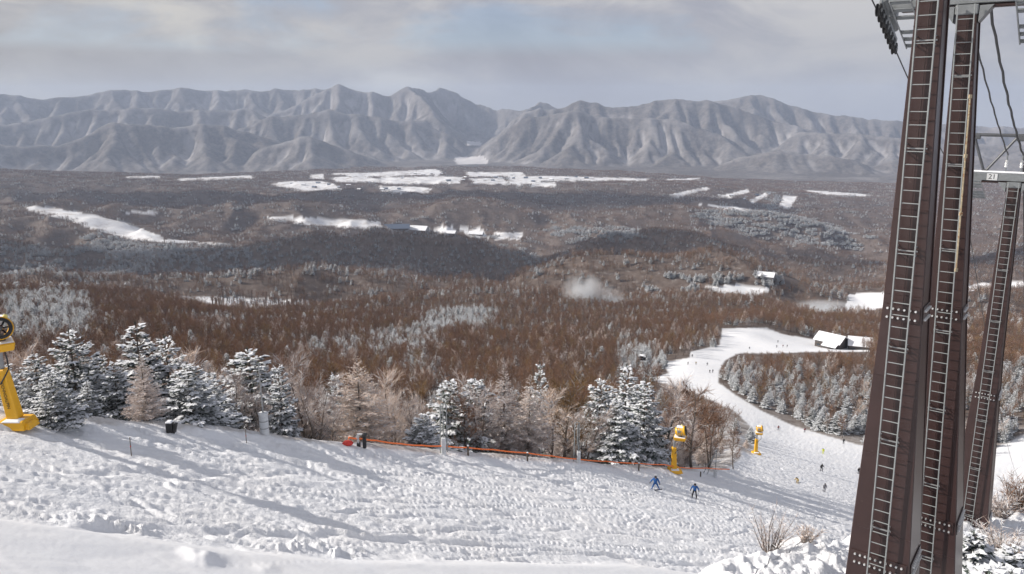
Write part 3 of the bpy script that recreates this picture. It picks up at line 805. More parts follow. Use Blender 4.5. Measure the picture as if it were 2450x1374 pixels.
# ------------------------------------------------------------------ trees one can point to
def hero(kind, px, topy, r, label, group='trees along the edge of the piste', wide=1.0, var=None):
    a, e = azel(px, topy); x = r*math.sin(a); y = r*math.cos(a); z = float(H(x, y)); top = r*math.tan(e)
    h = max(2.0, top-z); HERO.append((x, y)); return plant(kind, x, y, h, label, group, var=var, wide=wide)
HERO = []
HL_ = [
 ('fir_tree', 12, 862, 52, 'snowy fir directly behind the post of the left yellow snow gun', 1.4, 0),
 ('fir_tree', 205, 905, 50, 'lower snowy fir filling the gap right of the spreading fir', 1.4, 4),
 ('fir_tree', 270, 870, 54, 'snow-tipped fir left of the pinkish larch', 1.3, 2),
 ('larch_tree', 655, 905, 62, 'thin frosted larch close behind the padded lamp pole', 1.2, 1),
 ('frosted_tree', 790, 965, 62, 'frosted bare tree at the left foot of the biggest larch', .9, 1),
 ('frosted_tree', 1160, 930, 74, 'frosted bare tree left of the tall slim larch', 1.3, 2),
 ('frosted_tree', 1320, 955, 82, 'frosted bare tree left of the golden fan-shaped tree', 1.3, 0),
 ('frosted_tree', 1405, 985, 84, 'frosted bush-like tree behind the hooped pipes', 1.5, 2),
 ('fir_tree', 78, 838, 50, 'broad snow-laden fir right beside the yellow snow gun post', 1.25, 1),
 ('fir_tree', 162, 784, 56, 'tall dark fir with snowy tips rising over the broad firs near the snow gun', 1.15, 2),
 ('fir_tree', 118, 880, 46, 'low spreading fir with snow-loaded boughs on the snowbank edge near the snow gun', 1.5, 1),
 ('fir_tree', 232, 838, 58, 'dark fir with thin snow between the two tallest firs of the left group', 1.0, 5),
 ('fir_tree', 322, 764, 62, 'tallest snowy fir, standing behind the pinkish larch by the black box', 1.3, 0),
 ('larch_tree', 334, 838, 50, 'pinkish bare larch just behind the thin stake and the black box', 1.0, 3),
 ('fir_tree', 392, 798, 64, 'slim pale snowy fir with its top just right of the tallest fir', 1.1, 3),
 ('fir_tree', 446, 862, 52, 'rounded bushy fir thick with snow, right behind the black box', 1.6, 1),
 ('fir_tree', 500, 884, 55, 'snow-covered fir leaning out of the right side of the rounded bushy fir', 1.3, 3),
 ('fir_tree', 592, 828, 72, 'white-topped fir rising above the bare trees left of the padded pole', 1.5, 1),
 ('frosted_tree', 560, 905, 56, 'tangled bare tree with snow on its twigs left of the padded pole', 1.2, 0),
 ('fir_tree', 664, 864, 57, 'slender snowy conifer with a visible dark trunk just right of the padded pole', 1.0, 4),
 ('frosted_tree', 716, 868, 66, 'rounded frost-pink bare tree behind and right of the slender conifer', 1.1, 1),
 ('frosted_tree', 745, 925, 60, 'low frosted bare tree between the slender conifer and the big larch', 1.2, 2),
 ('larch_tree', 856, 846, 64, 'biggest frosted larch, a wide cone above the left end of the orange rope', 1.3, 3),
 ('fir_tree', 800, 884, 72, 'narrow snowy fir showing behind the left shoulder of the biggest larch', .9, 4),
 ('frosted_tree', 940, 968, 66, 'bushy frosted tree at the right foot of the biggest larch', .9, 0),
 ('fir_tree', 1010, 985, 64, 'low snow-smothered fir behind the middle of the orange rope', 1.7, 1),
 ('fir_tree', 1076, 904, 74, 'dark-topped fir with patchy snow behind the tall twin pipes', 1.2, 2),
 ('fir_tree', 1136, 900, 82, 'flat-topped snowy fir right of the dark-topped fir', 1.5, 5),
 ('larch_tree', 1204, 858, 76, 'tall slim frosted larch with a dark trunk, left one of a close pair', 1.05, 1),
 ('larch_tree', 1264, 890, 78, 'broader frosted larch, right one of a close pair', 1.2, 2),
 ('fir_tree', 1292, 862, 112, 'snowy fir peeking out behind the pair of slim larches', .6, 3),
 ('bare_tree', 1120, 960, 72, 'golden brown bare tree left of the pair of slim larches', 1.3, 0),
 ('golden_tree', 1352, 918, 84, 'golden brown fan-shaped bare tree right of the pair of larches', 1.3, 1),
 ('fir_tree', 1437, 900, 92, 'snow-mottled fir at the left of the fir clump behind the hooped pipes', 1.05, 1),
 ('fir_tree', 1500, 868, 102, 'tallest snow-mottled fir of the clump left of the middle snow gun', .95, 3),
 ('fir_tree', 1475, 950, 90, 'dense greenish fir low in the clump left of the middle snow gun', 1.15, 2),
 ('fir_tree', 1545, 905, 96, 'snowy fir standing just left of the middle snow gun', 1.0, 1),
 ('frosted_tree', 1600, 935, 102, 'bare tree with snowy twigs directly behind the middle snow gun', 1.2, 1),
 ('bare_tree', 1668, 935, 108, 'dark bare tree right of the middle snow gun head', 1.3, 2),
 ('bare_tree', 1706, 990, 110, 'bare tree with several dark stems behind the leaning pipes', 1.2, 3),
 ('bare_tree', 1762, 1032, 114, 'outermost bare tree at the tip of the wood, left of the small far snow gun', 1.1, 4),
]
for k, px, ty, r, lab, wd_, var in HL_: hero(k, px, ty, r, lab, wide=wd_, var=var)

# ------------------------------------------------------------------ the woods
def edge_sd(x, y):
    d, _, s_ = seg_dist(x, y, EDGE); return d*s_
CAND = []
def scatter(rmin, rmax, spacing, jit=.9, azm=39):
    n = int((2*rmax*math.sin(R(azm)))*rmax/spacing**2*1.15)
    x = rng.uniform(-rmax*math.sin(R(azm)), rmax*math.sin(R(azm)), n); y = rng.uniform(rmin*.6, rmax, n)
    r = np.hypot(x, y); a = np.arctan2(x, y)
    m = (r > rmin) & (r < rmax) & (np.abs(a) < R(azm))
    x, y = x[m], y[m]; return x, y
def thin(x, y, d):
    """drop points closer than d (cell hash)"""
    keep = np.zeros(len(x), bool); seen = set(); 
    for i, (a, b) in enumerate(zip((x/d).astype(int).tolist(), (y/d).astype(int).tolist())):
        if (a, b) not in seen: seen.add((a, b)); keep[i] = True
    return keep
# conifer groves (photo outlines) and their share of conifers
GROVE = [
 ([(0, 690), (200, 695), (240, 740), (180, 800), (0, 800)], .85), ([(430, 745), (600, 755), (600, 790), (500, 790)], .5),
 ([(1010, 745), (1180, 730), (1180, 775), (1010, 785)], .8), ([(740, 800), (1030, 775), (1060, 840), (900, 850), (740, 840)], .55),
 ([(960, 850), (1060, 840), (1060, 900), (960, 900)], .5),
 ([(1480, 800), (1560, 830), (1620, 880), (1540, 905), (1490, 880)], .75),
 ([(1720, 845), (1800, 850), (1790, 880), (2100, 880), (2100, 1040), (1900, 1010), (1800, 965), (1730, 920)], .46),
 ([(2270, 880), (2450, 860), (2450, 1050), (2280, 1050)], .55),
 ([(1560, 640), (1700, 650), (1690, 690), (1540, 690)], .7), ([(1700, 650), (1860, 655), (1850, 685), (1720, 690)], .75),
 ([(0, 590), (640, 590), (640, 650), (0, 660)], .55), ([(640, 580), (1300, 600), (1300, 650), (640, 640)], .35),
 ([(1640, 505), (1850, 500), (2060, 560), (2060, 600), (1850, 570), (1700, 540)], .9),
 ([(1300, 540), (1500, 545), (1560, 570), (1350, 575)], .7), ([(200, 560), (420, 590), (420, 620), (200, 600)], .7),
 ([(1840, 460), (1870, 465), (1860, 500), (1830, 500)], .9),
]
def conifer_share(x, y, base=.06):
    z = H(x, y); px, py, d = project(x, y, z+5)
    s_ = np.full(x.shape, base)+.12*ss(.25, .7, fbm(x/140, y/140, 3, 201))
    jx = px+28*fbm(x/45, y/45, 3, 231); jy = py+10*fbm(x/45, y/45, 3, 232)
    for pl, v in GROVE: s_ = np.where(pip(jx, jy, pl), v*(.75+.5*ss(-.4, .3, fbm(x/30, y/30, 2, 233))), s_)
    return s_, px, py
# near woods: every tree of its own
x, y = scatter(30, 900, 4.0)
k = thin(x, y, 4.1); x, y = x[k], y[k]
x2, y2 = scatter(35, 175, 2.4); k = thin(x2, y2, 2.7); x2, y2 = x2[k], y2[k]; e2 = edge_sd(x2, y2); k = (e2 > 3) & (e2 < 30) & (rng.random(len(x2)) < .8); x = np.concatenate([x, x2[k]]); y = np.concatenate([y, y2[k]])
e = edge_sd(x, y); op = is_open(x, y); r = np.hypot(x, y)
t_ = (x-L1[0])*LN[0]+(y-L1[1])*LN[1]
ok = ~op & ((e > 3) | (r > 165)) & (t_ > -200)
ok &= ~((r < 120) & (e < 3))
for hk, (hx, hy) in enumerate(HERO):
    ok &= np.hypot(x-hx, y-hy) > 2.6
    wdeg = 1.5 if HL_[hk][0] == 'larch_tree' else .8
    ok &= ~((np.abs(np.arctan2(x, y)-math.atan2(hx, hy)) < R(wdeg)) & (r < math.hypot(hx, hy)+2))
x, y, e, r = x[ok], y[ok], e[ok], r[ok]
share, px, py = conifer_share(x, y)
share = np.where((r < 170) & (e < 34) & (px > 620), share*.55, share)
edgeband = (r < 170) & (e < 34)
u = rng.random(len(x))
kind = np.where(u < share, 0, 1)
kind = np.where((kind == 1) & (rng.random(len(x)) < np.where(edgeband, .66, .05)), 2, kind)
kind = np.where((kind == 1) & (rng.random(len(x)) < .14), 3, kind)
kind = np.where((kind == 2) & (rng.random(len(x)) < .45), 4, kind)
KN = ['fir_tree', 'bare_tree', 'frosted_tree', 'golden_tree', 'larch_tree']
hh = np.where(kind == 0, 6.0, 7.4)+rng.normal(size=len(x))*1.0
hh = np.where(kind == 4, 8.5+rng.normal(size=len(x)), hh)
hh = np.clip(hh, 3.5, 12)*np.where(edgeband, np.where(e < 8, .62, .85), 1.0)
hh *= np.where((r > 380) & (fbm(x/60, y/60, 2, 205) > .2), 1.2, 1.0)
tx, ty, _ = project(x, y, H(x, y)+hh)
drp = (r > 96) & (r < 600) & pip(tx, ty, CLEAR[0]) & (ty < 1005)
tx, ty, _ = project(x, y, H(x, y)+hh*.55); drp |= (r > 96) & (r < 600) & pip(tx, ty, CLEAR[0]) & (ty < 1000)
x, y, e, r, px, py, kind, hh, edgeband = [q[~drp] for q in (x, y, e, r, px, py, kind, hh, edgeband)]
hh = np.where(edgeband & (px > 1690), hh*.55, hh)
inview = (px > -60) & (px < 2510) & (py < 1440)
size = np.where(inview, hh/r, 0)
# big ones are objects, the rest one mass per kind
def zone(px, py, r, e, i):
    if r < 170 and px < 780: return ('behind the snowbank left of the padded pole', 'trees left of the padded pole')
    if r < 170 and px < 1300: return ('behind the orange rope', 'trees behind the orange rope')
    if r < 170 and px < 1800: return ('in the wood around the middle snow gun', 'trees near the middle snow gun')
    if px > 2240: return ('between and right of the brown pylons', 'trees by the pylons')
    if px > 1690: return ('in the snowy wood right of the bend in the piste', 'trees inside the bend of the piste')
    return ('on the brown hillside beyond the first row of trees', 'trees on the brown hillside')
LOOK = {'fir_tree': 'snow-dusted dark fir', 'bare_tree': 'reddish brown bare tree', 'frosted_tree': 'bare tree with frosted twigs', 'golden_tree': 'yellowish brown bare tree', 'larch_tree': 'frosted pinkish larch'}
solo = np.zeros(len(x), bool)
for names in ([0], [1, 3], [2], [4]):
    idx = np.where(np.isin(kind, names) & inview)[0]; idx = idx[np.argsort(-size[idx])][:270]; solo[idx] = True
for i in np.where(solo)[0]:
    zt, zg = zone(px[i], py[i], r[i], e[i], i); kn = KN[kind[i]]
    plant(kn, float(x[i]), float(y[i]), float(hh[i]), f'{LOOK[kn]} {zt}', zg, wide=1.15 if kn == 'fir_tree' else 1.1)

# masses -----------------------------------------------------------
def gn_mass(name, label, pts, rotz, scl, idx, sources, tilt=None):
    cl = bpy.data.collections.new(name+'_kinds')
    for i, o in enumerate(sources): o.name = f'{name}_{i:02d}'; cl.objects.link(o)
    V = np.asarray(pts, np.float32); me = bpy.data.meshes.new(name); me.vertices.add(len(V)); me.vertices.foreach_set('co', V.ravel())
    rt = np.zeros((len(V), 3), np.float32); rt[:, 2] = rotz
    a = me.attributes.new('rot', 'FLOAT_VECTOR', 'POINT'); a.data.foreach_set('vector', rt.ravel())
    a = me.attributes.new('scl', 'FLOAT', 'POINT'); a.data.foreach_set('value', np.asarray(scl, np.float32))
    a = me.attributes.new('idx', 'INT', 'POINT'); a.data.foreach_set('value', np.asarray(idx, np.int32))
    o = bpy.data.objects.new(name, me); COL.objects.link(o)
    ng = bpy.data.node_groups.new(name, 'GeometryNodeTree')
    ng.interface.new_socket('Geometry', in_out='INPUT', socket_type='NodeSocketGeometry'); ng.interface.new_socket('Geometry', in_out='OUTPUT', socket_type='NodeSocketGeometry')
    gi = ng.nodes.new('NodeGroupInput'); go = ng.nodes.new('NodeGroupOutput'); ip = ng.nodes.new('GeometryNodeInstanceOnPoints')
    ci = ng.nodes.new('GeometryNodeCollectionInfo'); ci.inputs['Collection'].default_value = cl; ci.inputs['Separate Children'].default_value = True; ci.inputs['Reset Children'].default_value = True
    def na(nm, tp):
        n = ng.nodes.new('GeometryNodeInputNamedAttribute'); n.data_type = tp; n.inputs['Name'].default_value = nm; return n.outputs['Attribute']
    ng.links.new(gi.outputs[0], ip.inputs['Points']); ng.links.new(ci.outputs[0], ip.inputs['Instance']); ip.inputs['Pick Instance'].default_value = True
    ng.links.new(na('idx', 'INT'), ip.inputs['Instance Index']); ng.links.new(na('scl', 'FLOAT'), ip.inputs['Scale'])
    er = ng.nodes.new('FunctionNodeEulerToRotation'); ng.links.new(na('rot', 'FLOAT_VECTOR'), er.inputs[0]); ng.links.new(er.outputs[0], ip.inputs['Rotation'])
    ng.links.new(ip.outputs[0], go.inputs[0])
    md = o.modifiers.new('grow', 'NODES'); md.node_group = ng
    return tag(o, label, None, None, 'stuff')

MIX = [M_BARK, M_TWIG, M_RIME, M_NEEDLE, M_SNOWC, M_TWIG2, M_TWIG3]
MAPB = {0: 0, 1: 1, 2: 2}; MAPF = {0: 0, 1: 3, 2: 4}; MAPL = {0: 0, 1: 5, 2: 2}; MAPG = {0: 0, 1: 6, 2: 2}
def lod_bare(g, q): return bare_tree(g, HB, q[0], q[1], q[2], .10, .34)
def join(tc_, mm):
    t = Tri(); t.merge(tc_[0], mmap=mm); t.merge(tc_[1], mmap=mm); return t
def src(t, nm='tree'): return t.make(nm, MIX, link=False)
mid_src = {0: [src(join(fir_tree(G, HF, 11, [.26, .32, .36][i], .42, .42, [.9, 1.1, .8][i], .3), MAPF)) for i in range(3)],
           1: [src(join(bare_tree(G, HB, 20, 18, .022, .10, .42, .3), MAPB)) for i in range(5)],
           3: [src(join(bare_tree(G, HB, 20, 18, .022, .10, .42, .3), MAPG)) for i in range(2)],
           2: [src(join(bare_tree(G, HB, 18, 16, .024, .4, .4, .14), MAPL)) for i in range(2)],
           4: [src(join(larch_tree(G, HL, 20, .028, .22), MAPL)) for i in range(2)]}
rest = ~solo
for ks, nm, lab in (([1, 3], 'brown_wood', 'brown bare woodland filling the hillside and hollow below the piste'), ([0], 'conifer_wood', 'snow-dusted conifers mixed through the brown woodland'), ([2, 4], 'frosted_wood', 'pale frosted bare trees and larches mixed through the brown woodland')):
    ii = np.where(rest & np.isin(kind, ks))[0]; S = []; base = {}
    for q in ks: base[q] = len(S); S += mid_src[q]
    idx = np.array([base[kind[i]]+rng.integers(0, len(mid_src[kind[i]])) for i in ii]); ht = np.array([HT[KN[kind[i]]] for i in ii])
    gn_mass(nm, lab, np.stack([x[ii], y[ii], H(x[ii], y[ii])-.2], 1), rng.random(len(ii))*6.28, hh[ii]/ht, idx, S)
NEARN = len(x)

# clumps 900-2800 m, patches beyond
def clump(g, size, n, fmix, qb, qf):
    t = Tri()
    for i in range(n):
        px_, py_ = (g.random(2)-.5)*size
        if g.random() < fmix: c_ = join(fir_tree(g, HF, qf[0], .3, qf[1], qf[2], .85, .3), MAPF); s_ = .75+.3*g.random()
        else:
            c_ = join(bare_tree(g, HB, qb[0], qb[1], qb[2], .12, .36), MAPB if g.random() < .8 else (MAPG if g.random() < .5 else MAPL)); s_ = .85+.35*g.random()
        t.merge(c_, (px_, py_, -.3), s_, g.random()*6.28)
    return t
cs = [src(clump(G, 15, 7, f, (10, 11, .05), (8, .3, .7))) for f in (0, 0, 0, .15, .15, .5, .5, 1, 1)]
x, y = scatter(890, 2800, 13.5); k = thin(x, y, 13.2); x, y = x[k], y[k]; k = ~is_open(x, y); x, y = x[k], y[k]
sh, px, py = conifer_share(x, y)
gap = (fbm(x/70, y/70, 2, 210) > .62); x, y, sh = x[~gap], y[~gap], sh[~gap]
u = sh+rng.normal(size=len(x))*.12
idx = np.where(u < .12, rng.integers(0, 3, len(x)), np.where(u < .3, rng.integers(3, 5, len(x)), np.where(u < .6, rng.integers(5, 7, len(x)), rng.integers(7, 9, len(x)))))
gn_mass('distant_wood', 'brown winter woodland with snowy conifer groves over the rolling ridges', np.stack([x, y, H(x, y)-.5], 1), rng.random(len(x))*6.28, .9+.3*rng.random(len(x)), idx, cs)
NMID = len(x)
# hedgerow clumps along the field edges and a thin stand on open snow
hx_ = []; hy_ = []
for pl in CLEAR[9:20]:
    for a, b in zip(pl, pl[1:]+pl[:1]):
        A_ = ground_at(*a, 3000, 7400); B_ = ground_at(*b, 3000, 7400); n = int((A_-B_).length/22)
        for k in range(n):
            if fbm(np.array([A_.x/150+k*.13]), np.array([A_.y/150]), 2, 301)[0] > -.05: q = A_.lerp(B_, k/n); hx_.append(q.x+rng.normal()*6); hy_.append(q.y+rng.normal()*8)
hx_ = np.array(hx_); hy_ = np.array(hy_)
gn_mass('hedgerows', 'dark hedgerow trees lining the white fields of the plateau', np.stack([hx_, hy_, H(hx_, hy_)-.5], 1), rng.random(len(hx_))*6.28, .6+.5*rng.random(len(hx_)), rng.integers(0, 5, len(hx_)), [src(clump(G, 15, 6, f, (8, 9, .09), (8, .3, .7))) for f in (0, 0, .2, .4, .8)])
x, y = scatter(980, 1400, 8.5, azm=22); qx, qy, _ = project(x, y, H(x, y)); k = pip(qx, qy, CLEAR[-2]) & (rng.random(len(x)) < .55); x, y = x[k], y[k]
def pole_tree(g):
    t = Tri(); t.cone([0, 0, -.5], [0, 0, 9], .26, .10, 0, 4); c_ = join(bare_tree(g, HB, 9, 10, .06, .1, .22, .55), MAPB); t.merge(c_); return t
gn_mass('sparse_plantation', 'thin-stemmed bare trees standing on open snow below the brown ridge', np.stack([x, y, H(x, y)-.2], 1), rng.random(len(x))*6.28, 1.5+.3*rng.random(len(x)), rng.integers(0, 3, len(x)), [src(pole_tree(G)) for _ in range(3)])
ps = [src(clump(G, 38, 34, f, (4, 5, .16), (5, .12, 1.5))) for f in (0, 0, .1, .1, .45, .8)]
x, y = scatter(2780, 7300, 31); k = thin(x, y, 31); x, y = x[k], y[k]; k = ~is_open(x, y); x, y = x[k], y[k]
z = H(x, y); qx, qy, _ = project(x, y, z)
village = (np.hypot(x, y) > 5200) & (fbm(x/260, y/260, 3, 215) > .38) & (qx > 640) & (qx < 1600); x, y = x[~village], y[~village]
sh, px, py = conifer_share(x, y, .08); u = sh+rng.normal(size=len(x))*.1
idx = np.where(u < .12, rng.integers(0, 2, len(x)), np.where(u < .35, rng.integers(2, 4, len(x)), np.where(u < .6, 4, 5)))
gn_mass('far_wood', 'hazy dark woodland covering the ridges below the farmland plateau', np.stack([x, y, H(x, y)-1.5], 1), rng.random(len(x))*6.28, 1.0+.3*rng.random(len(x)), idx, ps)
print('TREES', NEARN, int(solo.sum()), NMID, len(x))
# ------------------------------------------------------------------ object materials
M_BROWN = paint('brown_paint', (.040, .022, .021), .34, 0, .16, 1.2, .5, ((.16, .12, .11), .68))
M_GALV = paint('galvanised_steel', (.25, .265, .275), .42, .55, .15, 4, .5, ((.22, .20, .18), .66))
M_RAIL = paint('ladder_steel', (.28, .30, .305), .5, .25, .12, 5, .5, ((.32, .23, .14), .66))
M_RUSTR = paint('rusty_conduit', (.42, .36, .25), .6, .2, .3, 6, .4, ((.30, .15, .07), .5))
M_BOLT = paint('zinc_bolts', (.75, .76, .76), .35, .6, .1, 9)
M_RUBBER = paint('black_rubber', (.012, .012, .014), .6, 0, .2, 5)
M_CABLE = paint('dark_cable', (.05, .052, .056), .55, .3, .2, 5)
M_YEL = paint('yellow_paint', (.80, .42, .015), .42, 0, .08, 2, .5, ((.72, .55, .30), .66))
M_YEL2 = paint('pale_yellow_plastic', (.78, .68, .22), .5, 0, .08, 3)
M_GREY = paint('grey_metal', (.30, .31, .32), .45, .4, .12, 4)
M_DSTEEL = paint('dark_steel', (.10, .105, .115), .45, .4, .15, 4)
M_WHITE = paint('white_padding', (.62, .64, .66), .7, 0, .12, 2.5, .4, ((.40, .41, .42), .6))
M_BLACK = paint('black_plastic', (.018, .018, .020), .5, 0, .2, 4)
M_ORANGE = paint('orange_rope', (.95, .20, .04), .6, 0, .1, 3)
M_RED = paint('red_cloth', (.62, .05, .04), .7, 0, .15, 5)
M_WOOD = paint('weathered_wood', (.11, .085, .065), .8, 0, .25, 6)
M_ROCK = paint('grey_rock', (.17, .16, .155), .9, 0, .35, 1.5)
M_SNOW = paint('lying_snow', (.84, .855, .89), .75, 0, .03, 1.0, .25)
M_WALLD = paint('dark_timber_wall', (.085, .07, .065), .8, 0, .2, .8)
M_WALLG = paint('grey_wall', (.30, .30, .31), .8, 0, .15, .5)
M_GLASS = paint('window_glass', (.03, .04, .05), .12, 0, .1, 2, .8)
M_ROOFB = paint('blue_grey_roof', (.10, .13, .19), .55, .1, .15, .5)
def fab(n, c): return paint(n, c, .75, 0, .12, 6, .3)
M_BLUE = fab('blue_fabric', (.025, .10, .30)); M_NAVY = fab('navy_fabric', (.02, .03, .075)); M_DKF = fab('black_fabric', (.02, .02, .024)); M_GRF = fab('grey_fabric', (.16, .16, .18))
M_YLF = fab('yellow_fabric', (.55, .60, .04)); M_TAN = fab('tan_fabric', (.42, .32, .14)); M_PALE = fab('pale_fabric', (.5, .5, .52)); M_RDF = fab('dark_red_fabric', (.18, .03, .03)); M_SKIN = paint('skin', (.55, .33, .24), .6, 0, .05, 4)
M_SKI = paint('ski_base', (.10, .10, .12), .35, 0, .2, 3)

# ------------------------------------------------------------------ lift pylons
FW = Vector((LD[0], LD[1], 0)); RT = Vector((LD[1], -LD[0], 0)); UP = Vector((0, 0, 1))
def text_part(txt, name, size, mat, Mx, parent, depth=.004):
    cu = bpy.data.curves.new(name, 'FONT'); cu.body = txt; cu.size = size; cu.extrude = depth; cu.align_x = 'CENTER'; cu.align_y = 'CENTER'
    tmp_ = bpy.data.objects.new('t', cu); COL.objects.link(tmp_); bpy.context.view_layer.update()
    me = bpy.data.meshes.new_from_object(tmp_.evaluated_get(bpy.context.evaluated_depsgraph_get())); bpy.data.objects.remove(tmp_)
    me.transform(Mx); me.materials.clear(); me.materials.append(mat); me.name = name
    o = bpy.data.objects.new(name, me); COL.objects.link(o); o.parent = parent; return o

def sheave_train(parent, c, pitch, n=8, gap=.36):
    """grooved wheels in a row on a rocker beam; c = centre, pitch = slope down the line"""
    d = (FW*math.cos(pitch)-UP*math.sin(pitch)); up = RT.cross(d); M = Matrix((RT, d, up)).transposed()
    b = MB(); L = (n-1)*gap
    b.box(c+up*.30, (.16, L*.72, .20), M, bev=.05)
    b.tube([c-d*L*.36+up*.30, c-d*L*.40+up*.30, c+d*L*.36+up*.30], .10, 10)
    for k in (-1, 1): b.box(c+d*k*L*.26+up*.08, (.09, L*.46, .13), M, bev=.02)
    for q in range(4): b.box(c+d*(q-1.5)*2*gap-up*.02, (.07, gap*1.35, .10), M, bev=.02)
    b.build('rocker_beam', M_GALV, parent)
    for q in range(n):
        w_ = MB(); cc = c+d*(q-(n-1)/2)*gap-up*.16
        A = Matrix((up, d, RT)).transposed()
        w_.lathe([(.02, -.06), (.17, -.06), (.17, -.035), (.135, -.015), (.135, .015), (.17, .035), (.17, .06), (.02, .06)], 16, Matrix.Translation(cc) @ A.to_4x4())
        w_.cur = 1; w_.lathe([(.015, -.085), (.06, -.085), (.06, .085), (.015, .085)], 10, Matrix.Translation(cc) @ A.to_4x4())
        w_.build('sheave_wheel', [M_RUBBER, M_GALV], parent)

def pylon(base, top, label, splices, pitch, sign=None, conduit=False, frame=True, arm_half=1.86):
    root = empty('lift_pylon', base); tag(root, label, 'ski lift pylon', 'brown ski lift pylons in a line')
    root['up'] = 1
    B = Vector((0, 0, 0)); T = Vector(top)-Vector(base); Hh = T.length; ax = T.normalized()
    w0, w1 = 1.62, .50
    def Wd(t): return float(np.interp(t, [-.1, 0, .5, 1.0], [1.84, 1.68, .88, .47]))
    def C(t): return B+T*t
    face_ = lambda t: C(t)-FW*(Wd(t)*.475)
    # column: four walls with bevelled corners
    col = MB(); rings = []
    for t in (-.06, 0, .25, .5, .75, 1.0):
        h = Wd(max(t, 0))/2; hd = h*.95; bv = .02; c = C(t); R_ = []
        for sx_, sy_ in ((-1, -1), (1, -1), (1, 1), (-1, 1)):
            for q in (0, 1):
                ix, iy = (bv, 0) if (q == 0) == (sx_*sy_ < 0) else (0, bv)
                R_.append(c+RT*(sx_*(h-ix))+FW*(sy_*(hd-iy)))
        rings.append(R_)
    b0 = 0
    for R_ in rings: col.v += [tuple(v) for v in R_]
    for i in range(len(rings)-1):
        for k in range(8): col.f.append((i*8+k, i*8+(k+1) % 8, (i+1)*8+(k+1) % 8, (i+1)*8+k)); col.m.append(0)
    col.f.append(tuple(range((len(rings)-1)*8, len(rings)*8))); col.m.append(0)
    # weld seams / edge flanges at the rear corners
    for sx_ in (1, -1):
        pts = [C(t)+RT*sx_*(Wd(max(t, 0))/2+.012)+FW*(Wd(max(t, 0))*.475-.01) for t in (-.05, .5, 1)]
        for a, c in zip(pts[:-1], pts[1:]):
            col.tube([a, c], .028, 4)
    ws = MB(); ws.tube([face_(t) for t in np.linspace(.01, .99, 12)], .012, 4)
    for t in np.linspace(.06, .97, 9):
        w_ = Wd(t); q = face_(t); ws.tube([q-RT*w_*.5, q+RT*w_*.5], .010, 4)
    wo = col.build('column', M_BROWN, root); ws.build('weld_seam', M_BROWN, wo)
    # ladder on the uphill face, on brackets
    face = lambda t: C(t)-FW*(Wd(t)*.475)
    so_ = .20
    lt = 1.0
    for sx_ in (-1, 1):
        l = MB(); n = 14
        pts = [face(.02+(lt-.02)*i/n)-FW*so_+RT*sx_*.20 for i in range(n+1)]
        for a, c in zip(pts[:-1], pts[1:]):
            d = (c-a); M = Matrix((RT, -FW, d.normalized())).transposed(); l.box((a+c)/2, (.028, .06, d.length+.002), M)
        l.build('ladder_rail', M_RAIL, root)
    nr = int(Hh*(lt-.02)/.30)
    for i in range(nr):
        rg = MB()
        t = .03+(i*.30)/Hh
        if t > lt: break
        p = face(t)-FW*so_; rg.tube([p-RT*.19, p+RT*.19], .0125, 6); rg.build('rung', M_RAIL, root)
    for i in range(int(Hh/2.4)+1):
        br = MB()
        t = .05+i*2.4/Hh
        if t > .99: break
        for dz in (-.10, .0, .10):
            for sx_ in (-1, 1):
                p = face(t+dz/Hh); br.tube([p+RT*sx_*.20, p+RT*sx_*.20-FW*so_], .016, 5)
        p = face(t); br.tube([p-RT*.24-FW*.10, p+RT*.24-FW*.10], .02, 5); br.build('ladder_bracket', M_GREY, root)
    if conduit:
        cd = MB(); pts = [face(t)-FW*(so_+.03)+RT*(.245+.01*math.sin(9*t)) for t in np.linspace(.58, .86, 10)]; cd.tube(pts, .022, 6)
        for p in pts[::3]: cd.box(p, (.07, .07, .10))
        cd.build('cable_conduit', M_RUSTR, root)
    for t in splices:
        pl_ = MB(); bo = MB(); w = Wd(t); fc = face(t); sf = C(t)+RT*(w/2)
        d = (C(t+.01)-C(t)).normalized(); M = Matrix((RT, -FW, d)).transposed()
        pl_.box(fc-FW*.012, (w*.90, .022, .42), M, bev=.006); M2 = Matrix((FW, RT, d)).transposed(); pl_.box(sf+RT*.012, (w*.82, .022, .42), M2, bev=.006)
        n = max(4, int(w*.8/.115))
        for r_ in (-1, 1):
            for i in range(n):
                u = (i-(n-1)/2)*w*.84/n
                bo.tube([fc-FW*.02+RT*u+d*r_*.11, fc-FW*.075+RT*u+d*r_*.11], .028, 6)
                bo.tube([sf+RT*.02+FW*u*.9+d*r_*.11, sf+RT*.075+FW*u*.9+d*r_*.11], .028, 6)
        sp_o = pl_.build('splice_plate', M_BROWN, root); bo.build('bolts', M_BOLT, sp_o)
    # head, cross-arm
    hd_ = MB(); Ct = C(1.0)
    hd_.box(Ct-UP*.12, (.56, .54, .26), Matrix((RT, FW, UP)).transposed(), bev=.03)
    for sx_ in (-1, 1):
        a = Ct+RT*sx_*.30-UP*.45; hd_.add([a-FW*.25, a+FW*.25, Ct+RT*sx_*.62-UP*.02+FW*.25, Ct+RT*sx_*.62-UP*.02-FW*.25, a-FW*.25+UP*.42, a+FW*.25+UP*.42], [(0, 1, 2, 3), (0, 4, 5, 1), (4, 3, 2, 5), (0, 3, 4), (1, 5, 2)])
    hd_.build('column_head', M_GALV, root)
    arm = MB(); Mx = Matrix((RT, FW, UP)).transposed(); arm.box(Ct+UP*.20, (2*arm_half+.35, .34, .34), Mx, bev=.02); arm.build('cross_arm', M_GALV, root)
    sn = MB(); sn.box(Ct+UP*.41, (2*arm_half*.9, .30, .09), Mx, bev=.04); sn.build('snow_cap', M_SNOW, root)
